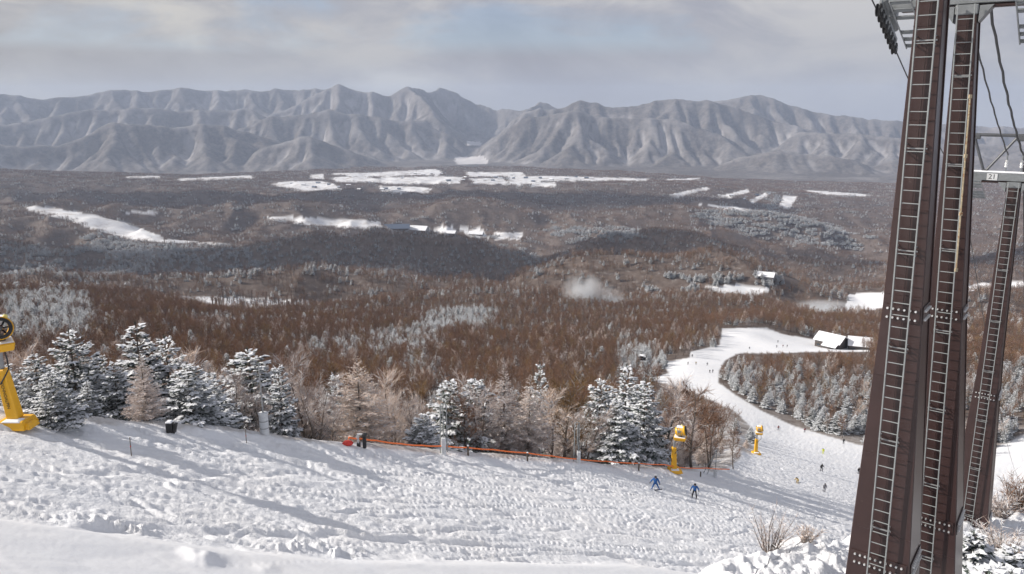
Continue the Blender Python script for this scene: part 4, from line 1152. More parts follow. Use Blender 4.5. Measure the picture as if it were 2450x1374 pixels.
    un = MB(); un.box(Ct+UP*-.03+RT*-.9, (1.5, .22, .10), Mx, bev=.02); un.box(Ct+UP*-.03+RT*.9, (1.5, .22, .10), Mx, bev=.02); un.build('arm_gusset', M_BROWN, root)
    for sx_ in (-1, 1):
        cc = Ct+RT*sx_*arm_half-UP*.28
        dr = MB(); dr.box(cc+UP*.32, (.20, .30, .46), Mx, bev=.02); dr.build('hanger', M_GALV, root)
        sheave_train(root, cc-UP*.10+RT*sx_*.12, pitch)
        # stepped catwalk on the inner side of the train
        for k in range(-3, 4):
            if k == 0: continue
            d = FW*math.cos(pitch)-UP*math.sin(pitch); p = cc+d*k*.46-RT*sx_*.42+UP*(-.10)
            ct = MB(); ct.box(p, (.56, .20, .035), Mx); ct.box(p-UP*.05, (.50, .04, .07), Mx); ct.build('catwalk_tread', M_GALV, root)
        st = MB(); d = FW*math.cos(pitch)-UP*math.sin(pitch)
        for o_ in (.16, .68): st.tube([cc-d*1.5-RT*sx_*o_-UP*.16, cc+d*1.5-RT*sx_*o_-UP*.16], .022, 6)
        st.build('catwalk_beam', M_GALV, root)
    if frame:
        fr = MB(); zt = Ct+UP*2.05
        fr.tube([zt-RT*(arm_half+.05), zt+RT*(arm_half+.05)], .075, 8)
        for sx_ in (-1, 1):
            f0 = Ct+RT*sx_*(arm_half-.62)+UP*.36
            fr.tube([f0, zt+RT*sx_*(arm_half-.02)], .06, 8); fr.tube([f0, zt+RT*sx_*.10], .06, 8)
            fr.box(zt+RT*sx_*(arm_half-.2)+UP*-.10, (.18, .16, .20), Mx, bev=.02)
            fr.box(f0, (.22, .22, .30), Mx, bev=.02)
        fr.box(zt-UP*.12, (.34, .2, .26), Mx, bev=.03)
        fr.build('lifting_frame', M_DSTEEL, root)
    for u in (-.42, .16):
        ins = MB(); p = Ct+RT*u+UP*.42; ins.tube([p, p+UP*.85], .03, 6); ins.cur = 1; ins.lathe([(.02, 0), (.075, .05), (.05, .1), (.08, .16), (.05, .22), (.07, .3), (.02, .36)], 10, Matrix.Translation(p+UP*.2))
        ins.build('insulator_post', [M_GALV, M_BOLT], root)
    if sign:
        sg = MB(); p = Ct+RT*-.88+UP*.20-FW*.185; sg.box(p, (.42, .02, .30), Mx, bev=.005); s_o = sg.build('number_plate', M_BOLT, root)
        Mt = Matrix.Translation(p-FW*.013) @ Matrix((RT, UP, -FW)).transposed().to_4x4()
        text_part(sign, 'number', .30, M_BLACK, Mt, s_o)
    return Ct+Vector(base)
P1b = P(2100, 1500, 21.0); P1t = P(2236, -60, 17.3)
P2b = P(2222, 1360, 24.6); P2t = P(2318, 14, 20.8)
P3b = P(2318, 1252, 38.0); P3t = P(2428, 436, 34.5)
P1t = P1t+(P1t-P1b)*.09
pylon(P1b, P1t, 'largest brown steel lift pylon with a full-height pale ladder, closest to the snowbank', (.125, .49), .34)
T2 = pylon(P2b, P2t, 'brown lift pylon half hidden behind the largest one, with a rusty pipe along its ladder', (.115, .50), .36, conduit=True)
T3 = pylon(P3b, P3t, 'smaller brown lift pylon downhill, its cross-arm carrying a white number plate', (.03, .405), .36, sign='21')
P1T = P1t
def cable(a, b, r, sag, label, name, group, wob=0, mat=M_CABLE, n=40):
    m = MB(); a = Vector(a); b = Vector(b); pts = []
    for i in range(n+1):
        t = i/n; p = a.lerp(b, t); p.z -= sag*4*t*(1-t); p += Vector((math.sin(i*1.3), math.cos(i*1.7), math.sin(i*2.1)))*wob; pts.append(p)
    m.tube(pts, r, 6); o = m.build(name, mat); return tag(o, label, 'cable', group)
far_end = T3+FW*230-UP*112
for sx_, nm in ((-1, 'left'), (1, 'right')):
    A = P1T+RT*sx_*1.98-UP*.55; B_ = T2+RT*sx_*1.98-UP*.56; C_ = T3+RT*sx_*1.98-UP*.56; D_ = far_end+RT*sx_*1.98
    m = MB(); pts = [A-FW*14+UP*4.4, A]
    for p, q, sg in ((A, B_, .02), (B_, C_, .12), (C_, D_, 5.0)):
        for i in range(1, 25): t = i/24; v = p.lerp(q, t); v.z -= sg*4*t*(1-t); pts.append(v)
    m.tube(pts, .021, 6); tag(m.build('haul_rope', M_CABLE), 'steel haul rope running under the wheels on the %s ends of the pylon arms' % ('piste side' if sx_ < 0 else 'far side'), 'cable', 'lift ropes and cables')
cable(T2+RT*-.42+UP*1.2, T3+RT*-.42+UP*1.2, .030, .25, 'thin dark cable strung between the post nearer the piste on each pylon arm', 'cable', 'lift ropes and cables', .012)
cable(T2+RT*.16+UP*1.2, T3+RT*.16+UP*1.2, .042, .35, 'thick twisted dark cable strung between the middle posts of the pylon arms', 'cable', 'lift ropes and cables', .016)
cable(P1T+RT*.16+UP*1.2, T2+RT*.16+UP*1.2, .042, .05, 'short twisted cable between the tops of the two close pylons', 'cable', 'lift ropes and cables', .01)
cable(T3+RT*.16+UP*1.2, far_end+UP*1.0, .035, 5, 'dark cable running downhill from the middle post of the smaller pylon', 'cable', 'lift ropes and cables', .01)

# ------------------------------------------------------------------ snow guns
def snow_gun(px, py, d, scale, lean, head_off, yaw, label, text=False, hgt=1.0):
    p = P(px, py, d); z = float(H(p.x, p.y)); root = empty('snow_gun', (p.x, p.y, z-.05), (0, 0, 0)); root.scale = (scale,)*3
    tag(root, label, 'snow gun', 'yellow snow guns beside the piste')
    b = MB(); b.box((0, 0, .22), (1.5, 1.3, .44), None, .82, .03); b.box((.62, -.1, .16), (.7, .9, .30), None, .6, .03); b.build('foot', M_YEL, root)
    s_ = MB(); s_.box((.05, -.3, .45), (1.0, .6, .10), None, .7, .04); s_.build('snow_cap', M_SNOW, root)
    top = Vector((lean, 0, 2.9)); ax = top.normalized(); Mp = Matrix((Vector((1, 0, -lean/2.9)).normalized(), Vector((0, 1, 0)), ax)).transposed()
    b = MB(); b.box(top*.55+Vector((0, 0, .15)), (.60, .56, 2.62), Mp, .80, .05); po = b.build('post', M_YEL, root)
    if text:
        Mt = Matrix.Translation(top*.60+Vector((.03, -.295, .05))) @ Mp.to_4x4() @ Matrix(((0, 1, 0, 0), (0, 0, -1, 0), (-1, 0, 0, 0), (0, 0, 0, 1)))
        text_part('TECHNOALPIN', 'lettering', .22, M_BLACK, Mt, po)
    b = MB(); p1 = top+Vector((.0, 0, .02)); p2 = Vector((lean+.02, 0, 3.95*hgt)); b.tube([p1, p2], .14, 12); b.lathe([(.2, 0), (.2, .1), (.15, .12)], 12, Matrix.Translation(p1)); b.build('mast', M_GREY, root)
    hc = Vector((lean+head_off, 0, 4.15*hgt))
    b = MB(); b.tube([p2, hc+Vector((0, 0, -.1))], .07, 8); b.tube([p2+Vector((0, 0, -.25)), hc+Vector((0, 0, -.15))], .05, 8); b.build('swing_arm', M_GREY, root)
    Ry = Matrix.Rotation(yaw, 4, 'Z')
    b = MB(); b.box(hc+Vector((0, 0, .12)), (.86, 1.15, .42), Ry.to_3x3(), 1.22, .05); b.build('machine_box', M_YEL, root)
    b = MB(); b.box(hc+Vector((0, 0, .36)), (.98, 1.25, .07), Ry.to_3x3(), .9, .03); b.build('box_snow', M_SNOW, root)
    b = MB(); b.box(hc+Vector((0, 0, .52)), (.36, .5, .30), Ry.to_3x3(), .8, .03); b.build('cradle', M_BLACK, root)
    cb = hc+Vector((0, 0, 1.0)); Mb = Matrix.Translation(cb) @ Ry @ Matrix.Rotation(R(78), 4, 'X')
    b = MB(); b.lathe([(.40, -.55), (.50, -.45), (.52, .0), (.55, .45), (.57, .55), (.52, .56), (.50, .40), (.47, -.4)], 28, Mb, True); bo_ = b.build('fan_barrel', M_YEL, root, True)
    b = MB()
    for zz in (-.30, -.05, .20): b.lathe([(.525, zz), (.545, zz+.02), (.545, zz+.05), (.525, zz+.07)], 28, Mb, True)
    b.build('hoop', M_GREY, bo_)
    b = MB(); b.box(cb+Ry @ Vector((-.40, .1, .12)), (.30, .34, .26), Ry.to_3x3(), 1, .03); b.box(cb+Ry @ Vector((.05, .45, .42)), (.2, .3, .2), Ry.to_3x3(), 1, .03); b.build('compressor', M_GREY, root)
    b = MB(); b.lathe([(.50, .30), (.515, .62), (.37, .635), (.36, .32)], 28, Mb, True)
    for k in range(12):
        a = 2*PI*k/12; q = Vector((.44*math.cos(a), .44*math.sin(a), .64)); b.tube([Mb @ q, Mb @ (q+Vector((0, 0, .06)))], .035, 6)
    for k in range(7):
        a = 2*PI*k/7; q = Vector((math.cos(a), math.sin(a), 0)); b.tube([Mb @ (q*.08+Vector((0, 0, .25))), Mb @ (q*.44+Vector((0, 0, .25)))], .045, 5)
    b.build('nozzle_ring', M_BLACK, root)
    b = MB(); b.lathe([(.0, .5), (.10, .42), (.16, .2), (.16, -.2)], 14, Mb); b.build('fan_hub', M_GREY, root, True)
    b = MB(); top_ = cb+Vector((0, 0, .50)); b.box(top_+Vector((0, 0, .02)), (.66, .95, .13), Ry.to_3x3(), .7, .05); b.build('barrel_snow', M_SNOW, root)
    b = MB(); lp = cb+Ry @ Vector((.30, -.1, .55)); b.lathe([(.0, -.11), (.09, -.08), (.12, 0), (.09, .09), (0, .12)], 12, Matrix.Translation(lp)); b.tube([lp-Vector((0, 0, .3)), lp-Vector((0, 0, .1))], .025, 6); b.build('lamp', M_YEL2, root, True)
    b = MB(); b.tube([hc+Vector((.28, -.3, -.05)), hc+Vector((.36, -.32, -.5)), hc+Vector((.34, -.3, -1.0)), Vector((lean+.34, -.28, 2.8)), Vector((lean+.18, -.30, 2.55)), Vector((lean+.05, -.32, 2.35))], .035, 7); b.build('hose', M_BLACK, root)
    return root
snow_gun(42, 1020, 39.5, 1.02, -.34, .22, R(38), 'yellow snow gun at the far left with its round black nozzle ring facing the slope', True, 1.0)
snow_gun(1612, 1132, 95, 1.08, -.12, .62, R(72), 'yellow snow gun between the orange rope and the tip of the wood', False, .97)
G3 = ground_at(1808, 1086, 60); d3 = G3.y*cp-G3.z*sp_; print('GUN3', d3)
snow_gun(1808, 1086, d3, min(1.25, .95*d3/136), -.05, .35, R(78), 'small snow gun with a snowy head in the open beyond the tip of the wood', False, .98)

# ------------------------------------------------------------------ poles, pipes, boxes, rope
def at_(px, py): return ground_at(px, py)
def at_r(px, py, d):
    p = P(px, py, d); p.z = float(H(p.x, p.y)); return p
p = at_r(634, 1045, 52); root = empty('lamp_pole', p); tag(root, 'slim lamp pole rising from a thick pale grey pad at the wood edge', 'lamp pole')
b = MB(); b.lathe([(.30, -.3), (.31, 0), (.30, 1.35), (.33, 1.40), (.33, 1.48), (.05, 1.52)], 16); b.build('pad', M_WHITE, root, True)
b = MB()
for z in (.4, .9): b.lathe([(.315, z), (.325, z+.03), (.315, z+.06)], 16)
b.build('strap', M_GREY, root)
b = MB(); b.tube([(0, 0, 1.3), (-.05, 0, 4.95)], [.06, .04], 10); b.box((-.05, 0, 2.9), (.12, .14, .25), None, 1, .02); b.build('pole', M_GREY, root)
b = MB(); b.tube([(-.05, 0, 4.9), (-.30, -.1, 5.02)], .03, 6); b.box((-.34, -.12, 5.02), (.36, .22, .09), None, .8, .02); b.build('lamp_head', M_GREY, root)

def lance(px, py, d, pipes, pad, label, hoop=True):
    p = at_r(px, py, d); root = empty('water_pipe_stand', p); tag(root, label, 'pipe stand', 'snowmaking pipe stands')
    b = MB(); b.box((0, 0, pad/2-.1), (.38, .38, pad+.2), None, .95, .05); b.build('pad', M_WHITE, root)
    for q in pipes:
        b = MB(); b.tube([Vector(v) for v in q], .05, 8); b.build('pipe', M_RAIL, root)
    return root
lance(1062, 1088, 64, [[(0, 0, .5), (0, 0, 4.2), (.05, 0, 4.45), (.2, 0, 4.5), (.27, 0, 4.3), (.30, 0, .2)], [(-.28, .05, -.1), (-.22, .05, 4.3), (-.1, .05, 4.5), (0, .05, 4.4)]], 1.5, 'tall twin hooped pipes on a pale pad in the middle of the orange rope')
lance(1384, 1118, 79, [[(0, 0, .5), (-.02, 0, 4.3), (-.12, 0, 4.5), (-.36, 0, 4.5), (-.45, 0, 4.3), (-.5, 0, -.1)], [(.02, 0, 1.2), (-.2, -.1, 2.6), (-.14, -.05, 4.2)]], 1.3, 'hooped pipes on a pale pad at the lower part of the orange rope')
lance(1712, 1120, 103, [[(0, 0, .5), (0, 0, 3.9)], [(0, 0, 3.9), (-1.9, 0, -.1)], [(-.15, 0, 3.7), (-1.2, 0, -.1)]], 1.0, 'leaning pipes propped on a post right of the middle snow gun')

p = at_r(406, 1018, 46); root = empty('hydrant_box', p); tag(root, 'black box with a snow cap standing in front of the rounded fir', 'box')
b = MB(); b.box((0, 0, .30), (.36, .36, .80), None, 1.05, .03); b.build('body', M_BLACK, root)
b = MB(); b.box((.30, 0, .36), (.16, .26, .6), Matrix.Rotation(.25, 3, 'Y'), 1, .02); b.build('hinged_panel', M_BLACK, root)
b = MB(); b.box((0, 0, .76), (.42, .42, .13), None, .75, .05); b.build('snow_cap', M_SNOW, root)
p = at_r(866, 1078, 56.5); root = empty('hydrant_post', p); tag(root, 'black hydrant post with a pale bracket at the left end of the orange rope', 'hydrant')
b = MB(); b.box((.22, 0, .42), (.24, .24, .95), None, 1, .03); b.lathe([(.14, .9), (.2, .92), (.2, 1.04), (.05, 1.1)], 12, Matrix.Translation((.22, 0, 0))); b.build('post', M_BLACK, root)
b = MB(); b.box((-.22, 0, .15), (.26, .24, .4), None, 1, .02); b.build('valve_box', M_BLACK, root)
b = MB(); b.box((-.22, 0, .65), (.08, .1, .7)); b.box((-.05, 0, 1.02), (.5, .14, .08)); b.box((-.32, 0, .65), (.05, .06, .6)); b.build('bracket', M_WHITE, root)
p = at_r(833, 1076, 56); root = empty('red_bag', p)
b = MB(); b.lathe([(.0, 0), (.28, .02), (.33, .14), (.22, .26), (.08, .30), (0, .31)], 12, Matrix.Scale(1.25, 4, (1, 0, 0)))
o = b.build('bag_body', M_RED, root, True); tag(root, 'small red bundle lying on the snow under the left end of the orange rope', 'bag')
def stake(px, py, d, h, label, group='thin marker stakes', mat=M_WOOD, cap=False):
    p = at_r(px, py, d); root = empty('marker_stake', p, (random.uniform(-.04, .04), random.uniform(-.04, .04), 0)); tag(root, label, 'stake', group)
    b = MB(); b.tube([(0, 0, -.3), (0, 0, h)], .022, 6); b.build('rod', mat, root)
    b = MB(); b.lathe([(.03, h*.5), (.035, h*.5+.02), (.03, h*.5+.05)], 8); b.build('clip', M_RED if not cap else M_GREY, root)
    return root
stake(309, 1048, 40, 1.05, 'thin dark stake in front of the pinkish larch'); stake(590, 1062, 49, .95, 'thin dark stake left of the padded lamp pole')
ROPE = [(834, 1047, 56), (870, 1050, 56.6), (900, 1054, 57.5), (960, 1062, 60), (1010, 1066, 62), (1062, 1067, 64), (1120, 1071, 66.5), (1180, 1076, 69), (1262, 1084, 72.5), (1320, 1091, 76), (1384, 1099, 79), (1450, 1104, 83), (1528, 1109, 88), (1590, 1112, 93), (1640, 1120, 96.5), (1690, 1120, 100), (1745, 1123, 103)]
b = MB(); pts = []
for i in range(len(ROPE)-1):
    a = P(*ROPE[i]); c = P(*ROPE[i+1])
    for k in range(6):
        t = k/6; q = a.lerp(c, t); q.z -= .10*4*t*(1-t)*.5; pts.append(q)
pts.append(P(*ROPE[-1])); b.tube(pts, .06, 6)
b.tube([P(834, 1047, 56), P(832, 1060, 56)], .03, 5)
tag(b.build('orange_rope', M_ORANGE), 'long sagging orange rope strung along the edge of the wood', 'rope')
for px, py, d, h, lab in ((1262, 1102, 72.5, .85, 'dark post holding the orange rope below the pair of slim larches'), (1528, 1130, 88, .95, 'snowy post holding the orange rope left of the middle snow gun'), (1676, 1138, 99, .8, 'short dark post holding the rope just right of the middle snow gun'), (1120, 1090, 66.5, .9, 'thin post holding the orange rope right beside the tall twin pipes')):
    p = at_r(px, py, d); root = empty('rope_post', p); tag(root, lab, 'post', 'posts of the orange rope')
    tp = h+.1; b = MB(); b.box((0, 0, h/2-.2), (.16, .14, h+.4), None, .9, .02); b.build('post', M_WOOD, root)
    b = MB(); b.box((0, 0, h+.03), (.2, .18, .09), None, .7, .03); b.build('snow_cap', M_SNOW, root)

# ------------------------------------------------------------------ people
def person(px, py, d, h, facing, pose, jacket, trousers, label, gear='ski', helmet=M_DKF):
    p = ground_at(px, py, 60); root = empty('person', p, (0, 0, facing)); tag(root, label, 'person', None)
    s_ = h/1.75; root.scale = (s_,)*3
    J = dict(pelvis=(0, 0, .92), chest=(0, .03, 1.32), neck=(0, .05, 1.47), head=(0, .06, 1.62),
             ls=(-.19, .03, 1.40), le=(-.30, .02, 1.14), lh=(-.33, .16, .92), rs=(.19, .03, 1.40), re=(.30, .02, 1.14), rh=(.33, .16, .92),
             lhip=(-.10, 0, .88), lk=(-.12, .06, .48), lf=(-.13, 0, .09), lt=(-.13, .18, .06), rhip=(.10, 0, .88), rk=(.12, .06, .48), rf=(.13, 0, .09), rt=(.13, .18, .06))
    J.update(pose)
    def skin(name, chain_pts, edges, radii, mat, parent):
        me = bpy.data.meshes.new(name); me.from_pydata(chain_pts, edges, []); o = bpy.data.objects.new(name, me); COL.objects.link(o); 
        m1 = o.modifiers.new('s', 'SKIN'); m2 = o.modifiers.new('u', 'SUBSURF'); m2.levels = 1; m2.render_levels = 1
        for v, r in zip(me.skin_vertices[0].data, radii): v.radius = (r, r)
        me.skin_vertices[0].data[0].use_root = True
        bpy.context.view_layer.update(); ev = bpy.data.meshes.new_from_object(o.evaluated_get(bpy.context.evaluated_depsgraph_get()))
        ev.materials.clear(); ev.materials.append(mat); ev.polygons.foreach_set('use_smooth', [True]*len(ev.polygons)); bpy.data.objects.remove(o)
        q = bpy.data.objects.new(name, ev); COL.objects.link(q); q.parent = parent; return q
    K = ['pelvis', 'chest', 'neck', 'head', 'ls', 'le', 'lh', 'rs', 're', 'rh', 'lhip', 'lk', 'lf', 'lt', 'rhip', 'rk', 'rf', 'rt']; ix = {k: i for i, k in enumerate(K)}
    E = [('pelvis', 'chest'), ('chest', 'neck'), ('neck', 'head'), ('chest', 'ls'), ('ls', 'le'), ('le', 'lh'), ('chest', 'rs'), ('rs', 're'), ('re', 'rh'), ('pelvis', 'lhip'), ('lhip', 'lk'), ('lk', 'lf'), ('lf', 'lt'), ('pelvis', 'rhip'), ('rhip', 'rk'), ('rk', 'rf'), ('rf', 'rt')]
    RD = dict(pelvis=.15, chest=.17, neck=.06, head=.095, ls=.085, le=.06, lh=.045, rs=.085, re=.06, rh=.045, lhip=.11, lk=.075, lf=.06, lt=.05, rhip=.11, rk=.075, rf=.06, rt=.05)
    # body in trousers colour below, jacket shell over the top
    skin('body', [J[k] for k in K], [(ix[a], ix[b_]) for a, b_ in E], [RD[k] for k in K], trousers, root)
    JK = ['pelvis', 'chest', 'neck', 'ls', 'le', 'lh', 'rs', 're', 'rh']; jx = {k: i for i, k in enumerate(JK)}
    def sh(k):
        if k in ('lh', 'rh'): e = Vector(J['le' if k == 'lh' else 're']); return tuple(e.lerp(Vector(J[k]), .85))
        return J[k] if k != 'pelvis' else tuple(Vector(J[k])+Vector((0, 0, -.06)))
    skin('jacket', [sh(k) for k in JK], [(jx[a], jx[b_]) for a, b_ in E if a in jx and b_ in jx], [RD[k]+.028 for k in JK], jacket, root)
    hd = Vector(J['head'])
    b = MB(); b.lathe([(.02, .135), (.08, .12), (.125, .05), (.130, -.01), (.118, -.05), (.10, -.05)], 14, Matrix.Translation(hd)); b.build('helmet', helmet, root, True)
    b = MB(); b.box(hd+Vector((0, .11, -.005)), (.15, .04, .06), None, 1, .015); b.build('goggles', M_BLACK, root)
    b = MB(); b.box(hd+Vector((0, .105, -.065)), (.11, .05, .08), None, .8, .02); b.box(hd+Vector((0, .135, -.045)), (.022, .02, .03)); b.build('face', M_SKIN, root)
    for sd2, k in ((-1, 'lh'), (1, 'rh')):
        hpos = Vector(J[k]); el = Vector(J['le' if k == 'lh' else 're']); dd = (hpos-el).normalized(); b = MB(); b.tube([hpos-dd*.05, hpos+dd*.05], [.045, .05], 7)
        lat = dd.cross(Vector((0, 1, 0))); lat = lat.normalized() if lat.length > .1 else Vector((1, 0, 0))
        for f_ in range(4): o_ = lat*(f_-1.5)*.022; b.tube([hpos+dd*.04+o_, hpos+dd*(.09+.01*(f_ in (1, 2)))+o_, hpos+dd*.115+o_+Vector((0, .02, -.01))], .012, 5)
        b.tube([hpos+lat*.04*sd2, hpos+lat*.065*sd2+dd*.04], .014, 5); b.build('glove', M_BLACK, root)
    if gear == 'ski':
        for f_, t_ in (('lf', 'lt'), ('rf', 'rt')):
            c = Vector(J[f_]); dr = Vector(J[t_])-c; dr.z = 0; dr.normalize(); q = MB(); y_ = [c-dr*.75, c+dr*.7, c+dr*.85+Vector((0, 0, .06))]; 
            for a, e_ in zip(y_[:-1], y_[1:]):
                dd = e_-a; M = Matrix((dd.normalized().cross(Vector((0, 0, 1))), dd.normalized(), Vector((0, 0, 1)))).transposed(); q.box((a+e_)/2-Vector((0, 0, .075)), (.085, dd.length+.01, .02), M)
            q.build('ski', M_SKI, root)
        for k in ('lh', 'rh'):
            q = MB(); a = Vector(J[k])+Vector((0, 0, .05)); q.tube([a, a+Vector((0, -.35, -.85+ (J[k][2]-.92)*-1))], .010, 5); q.build('ski_pole', M_GREY, root)
    else:
        a = Vector(J['lf']); c = Vector(J['rf']); dd = (c-a).normalized(); q = MB(); M = Matrix((dd.cross(Vector((0, 0, 1))).normalized(), dd, dd.cross(Vector((0, 0, 1))).normalized().cross(dd))).transposed(); q.box((a+c)/2-Vector((0, 0, .08)), (.26, (c-a).length+.6, .02), M, 1, .0); q.build('snowboard', M_SKI, root)
    return root
SB = dict(lf=(-.42, 0, .20), lt=(-.42, .16, .16), rf=(.36, 0, .05), rt=(.36, .16, .02), lk=(-.28, .10, .52), rk=(.25, .12, .46), pelvis=(-.02, 0, .84), lhip=(-.12, 0, .80), rhip=(.09, 0, .80), chest=(.0, .06, 1.22), neck=(.0, .08, 1.36), head=(.01, .1, 1.51),
          ls=(-.2, .05, 1.30), le=(-.34, .05, 1.04), lh=(-.42, .1, .80), rs=(.2, .05, 1.30), re=(.38, .05, 1.10), rh=(.50, .12, .92))
ST = dict()
CR = dict(pelvis=(0, -.12, .62), lhip=(-.1, -.1, .60), rhip=(.1, -.1, .60), lk=(-.16, .16, .42), rk=(.16, .16, .42), chest=(0, .18, .95), neck=(0, .28, 1.06), head=(0, .36, 1.18), ls=(-.19, .2, 1.02), le=(-.3, .3, .8), lh=(-.3, .5, .72), rs=(.19, .2, 1.02), re=(.3, .3, .8), rh=(.3, .5, .72))
WD = dict(lf=(-.22, 0, .09), lt=(-.20, .18, .06), rf=(.22, -.05, .09), rt=(.20, .12, .06), lk=(-.18, .08, .5), rk=(.18, .06, .5), le=(-.36, .06, 1.18), lh=(-.42, .2, 1.02), re=(.36, .06, 1.18), rh=(.42, .2, 1.02))
person(1567, 1174, 79, 1.78, R(172), SB, M_BLUE, M_BLUE, 'person in blue on a snowboard with arms spread below the middle snow gun', 'board')
person(1661, 1192, 84, 1.72, R(165), WD, M_BLUE, M_DKF, 'skier in a blue jacket and black trousers right of the blue snowboarder')
person(1965, 1128, 122, 1.78, R(190), WD, M_DKF, M_DKF, 'skier all in black at the centre of the lower piste')
person(1908, 1157, 112, 1.6, R(120), CR, M_TAN, M_TAN, 'crouching person in tan clothes below and left of the black-clad skier')
person(1972, 1177, 118, 1.55, R(180), ST, M_GRF, M_GRF, 'small grey-clad skier nearest the big pylon on the lower piste')
person(1969, 1086, 152, 1.7, R(150), dict(head=(.12, .08, 1.55), chest=(.05, .04, 1.3), neck=(.08, .06, 1.44)), M_YLF, M_YLF, 'leaning skier in bright yellow on the lower piste')
person(2054, 1134, 122, 1.7, R(180), ST, M_DKF, M_DKF, 'dark skier half hidden by the edge of the largest pylon')
person(2018, 1062, 206, 1.75, R(180), ST, M_DKF, M_DKF, 'dark skier beside the snowy bushes on the right edge of the piste')
person(1925, 1035, 235, 1.7, R(180), ST, M_RDF, M_GRF, 'skier in a dark red jacket where the piste narrows by the snowy bank')
person(1862, 1030, 240, 1.7, R(180), WD, M_RDF, M_DKF, 'skier in brownish red beyond the small far snow gun')
FARP = [(1635, 922, 'lone dark skier at the lowest corner of the second piste', M_DKF), (1698, 893, 'dark skier of a close pair halfway up the second piste', M_DKF), (1705, 892, 'paler skier of a close pair halfway up the second piste', M_GRF), (1692, 875, 'grey skier just above the close pair on the second piste', M_GRF), (1665, 873, 'brown-clad skier left of centre on the second piste', M_TAN), (1646, 873, 'pale-clad skier by the small conifers on the second piste', M_PALE), (1656, 855, 'dark figure standing under the little conifers beside the second piste', M_DKF),
        (1793, 836, 'dark skier by the bank above the snowy wood', M_DKF), (1858, 832, 'skier alone left of the lodge, on the upper snow', M_NAVY), (1861, 820, 'dark skier highest on the upper snow left of the lodge', M_DKF), (1873, 831, 'red-jacketed skier left of the lodge', M_RDF), (1883, 831, 'grey skier nearest the lodge', M_GRF)]
for px, py, lab, mt in FARP:
    g_ = at_(px, py); d = g_.y*cp-g_.z*sp_; person(px, py, d, 1.75, R(180), random.choice([ST, WD]), mt, M_DKF, lab)

# ------------------------------------------------------------------ buildings
def house(px, py, w, dp, hh_, rh, rot, label, wall, roof=None, wins=4, cat='house', d=None, group=None, lean_to=False, storeys=1, lift=0):
    g_ = at_(px, py) if d is None else at_r(px, py, d)
    root = empty('house', (g_.x, g_.y, g_.z-.3+lift), (0, 0, rot)); tag(root, label, cat, group)
    b = MB(); b.box((0, 0, hh_/2-1.0), (w, dp, hh_+2.0))
    b.add([(-w/2, -dp/2, hh_), (-w/2, dp/2, hh_), (-w/2, 0, hh_+rh)], [(0, 2, 1)]); b.add([(w/2, -dp/2, hh_), (w/2, dp/2, hh_), (w/2, 0, hh_+rh)], [(0, 1, 2)])
    wl = b.build('wall', wall, root)
    ov = w*.05+.3; th = .35; b = MB()
    for sg in (-1, 1):
        e0 = (dp/2+ov)*sg; z0 = hh_-rh*ov/(dp/2); vs = [(-w/2-ov, e0, z0+.02), (w/2+ov, e0, z0+.02), (w/2+ov, 0, hh_+rh+.02), (-w/2-ov, 0, hh_+rh+.02)]
        b.add(vs+[(v[0], v[1], v[2]+th) for v in vs], [(0, 1, 2, 3), (4, 7, 6, 5), (0, 4, 5, 1), (1, 5, 6, 2), (3, 2, 6, 7), (0, 3, 7, 4)])
    rf = b.build('roof', roof or M_SNOW, root)
    b = MB(); b.box((w*.25, 0.2*dp, hh_+rh*.75), (w*.05+.3, w*.05+.3, 1.6+rh*.3)); b.build('chimney', M_GREY, rf)
    for st_ in range(storeys):
        for k in range(wins):
            x = (k-(wins-1)/2)*w/(wins+.3); z = 1.3+st_*2.8 if hh_ > 2.5 else hh_*.5
            b = MB(); b.box((x, -dp/2-.04, z), (w/wins*.52, .12, min(1.3, hh_*.4))); wf = b.build('window', M_GLASS, root)
            b = MB(); b.box((x, -dp/2-.10, z-min(1.3, hh_*.4)/2-.05), (w/wins*.6, .14, .10)); b.build('sill', M_WALLG, wf)
    b = MB(); b.box((w*.42, -dp/2-.03, 1.0), (1.0, .1, 2.0)); dr = b.build('door', M_WALLD, root)
    if lean_to:
        b = MB(); vs = [(-w*.1, -dp/2-5, hh_*.55), (w*.5, -dp/2-5, hh_*.55), (w*.5, -dp/2, hh_*.95), (-w*.1, -dp/2, hh_*.95)]
        b.add(vs+[(v[0], v[1], v[2]+.35) for v in vs], [(0, 1, 2, 3), (4, 7, 6, 5), (0, 4, 5, 1), (1, 5, 6, 2), (3, 2, 6, 7), (0, 3, 7, 4)]); b.build('porch_roof', M_SNOW, root)
        b = MB()
        for x in (-w*.08, w*.2, w*.48): b.box((x, -dp/2-4.8, hh_*.25), (.25, .25, hh_*.6))
        b.build('porch_post', M_WALLD, root)
    return root
house(1988, 832, 17, 14, 5.0, 3.8, R(-48), 'snow-roofed ski lodge with a dark gable and porch at the top of the second piste', M_WALLD, None, 4, 'lodge', None, None, True, 2, 1.5)
house(2056, 834, 14, 12, 4.2, 4.2, R(-20), 'lower rounded snow-roofed building just right of the ski lodge', M_WALLD, None, 3, 'lodge')
house(2292, 792, 15, 12, 4.0, 4, R(10), 'snow-covered dome-like roof seen between the pylons', M_WALLG, None, 3)
house(1832, 668, 24, 16, 6, 5, R(-30), 'snow-roofed house among conifers above the middle valley clearing', M_WALLG, None, 4)
house(950, 549, 105, 40, 9, 14, R(6), 'long blue-grey roofed barn at the left of the farm on the middle ridge', M_WALLD, M_ROOFB, 6, 'barn')
house(1003, 553, 80, 42, 9, 15, R(-20), 'snow-roofed barn with dark openings at the right of the farm on the middle ridge', M_WALLG, None, 5, 'barn')
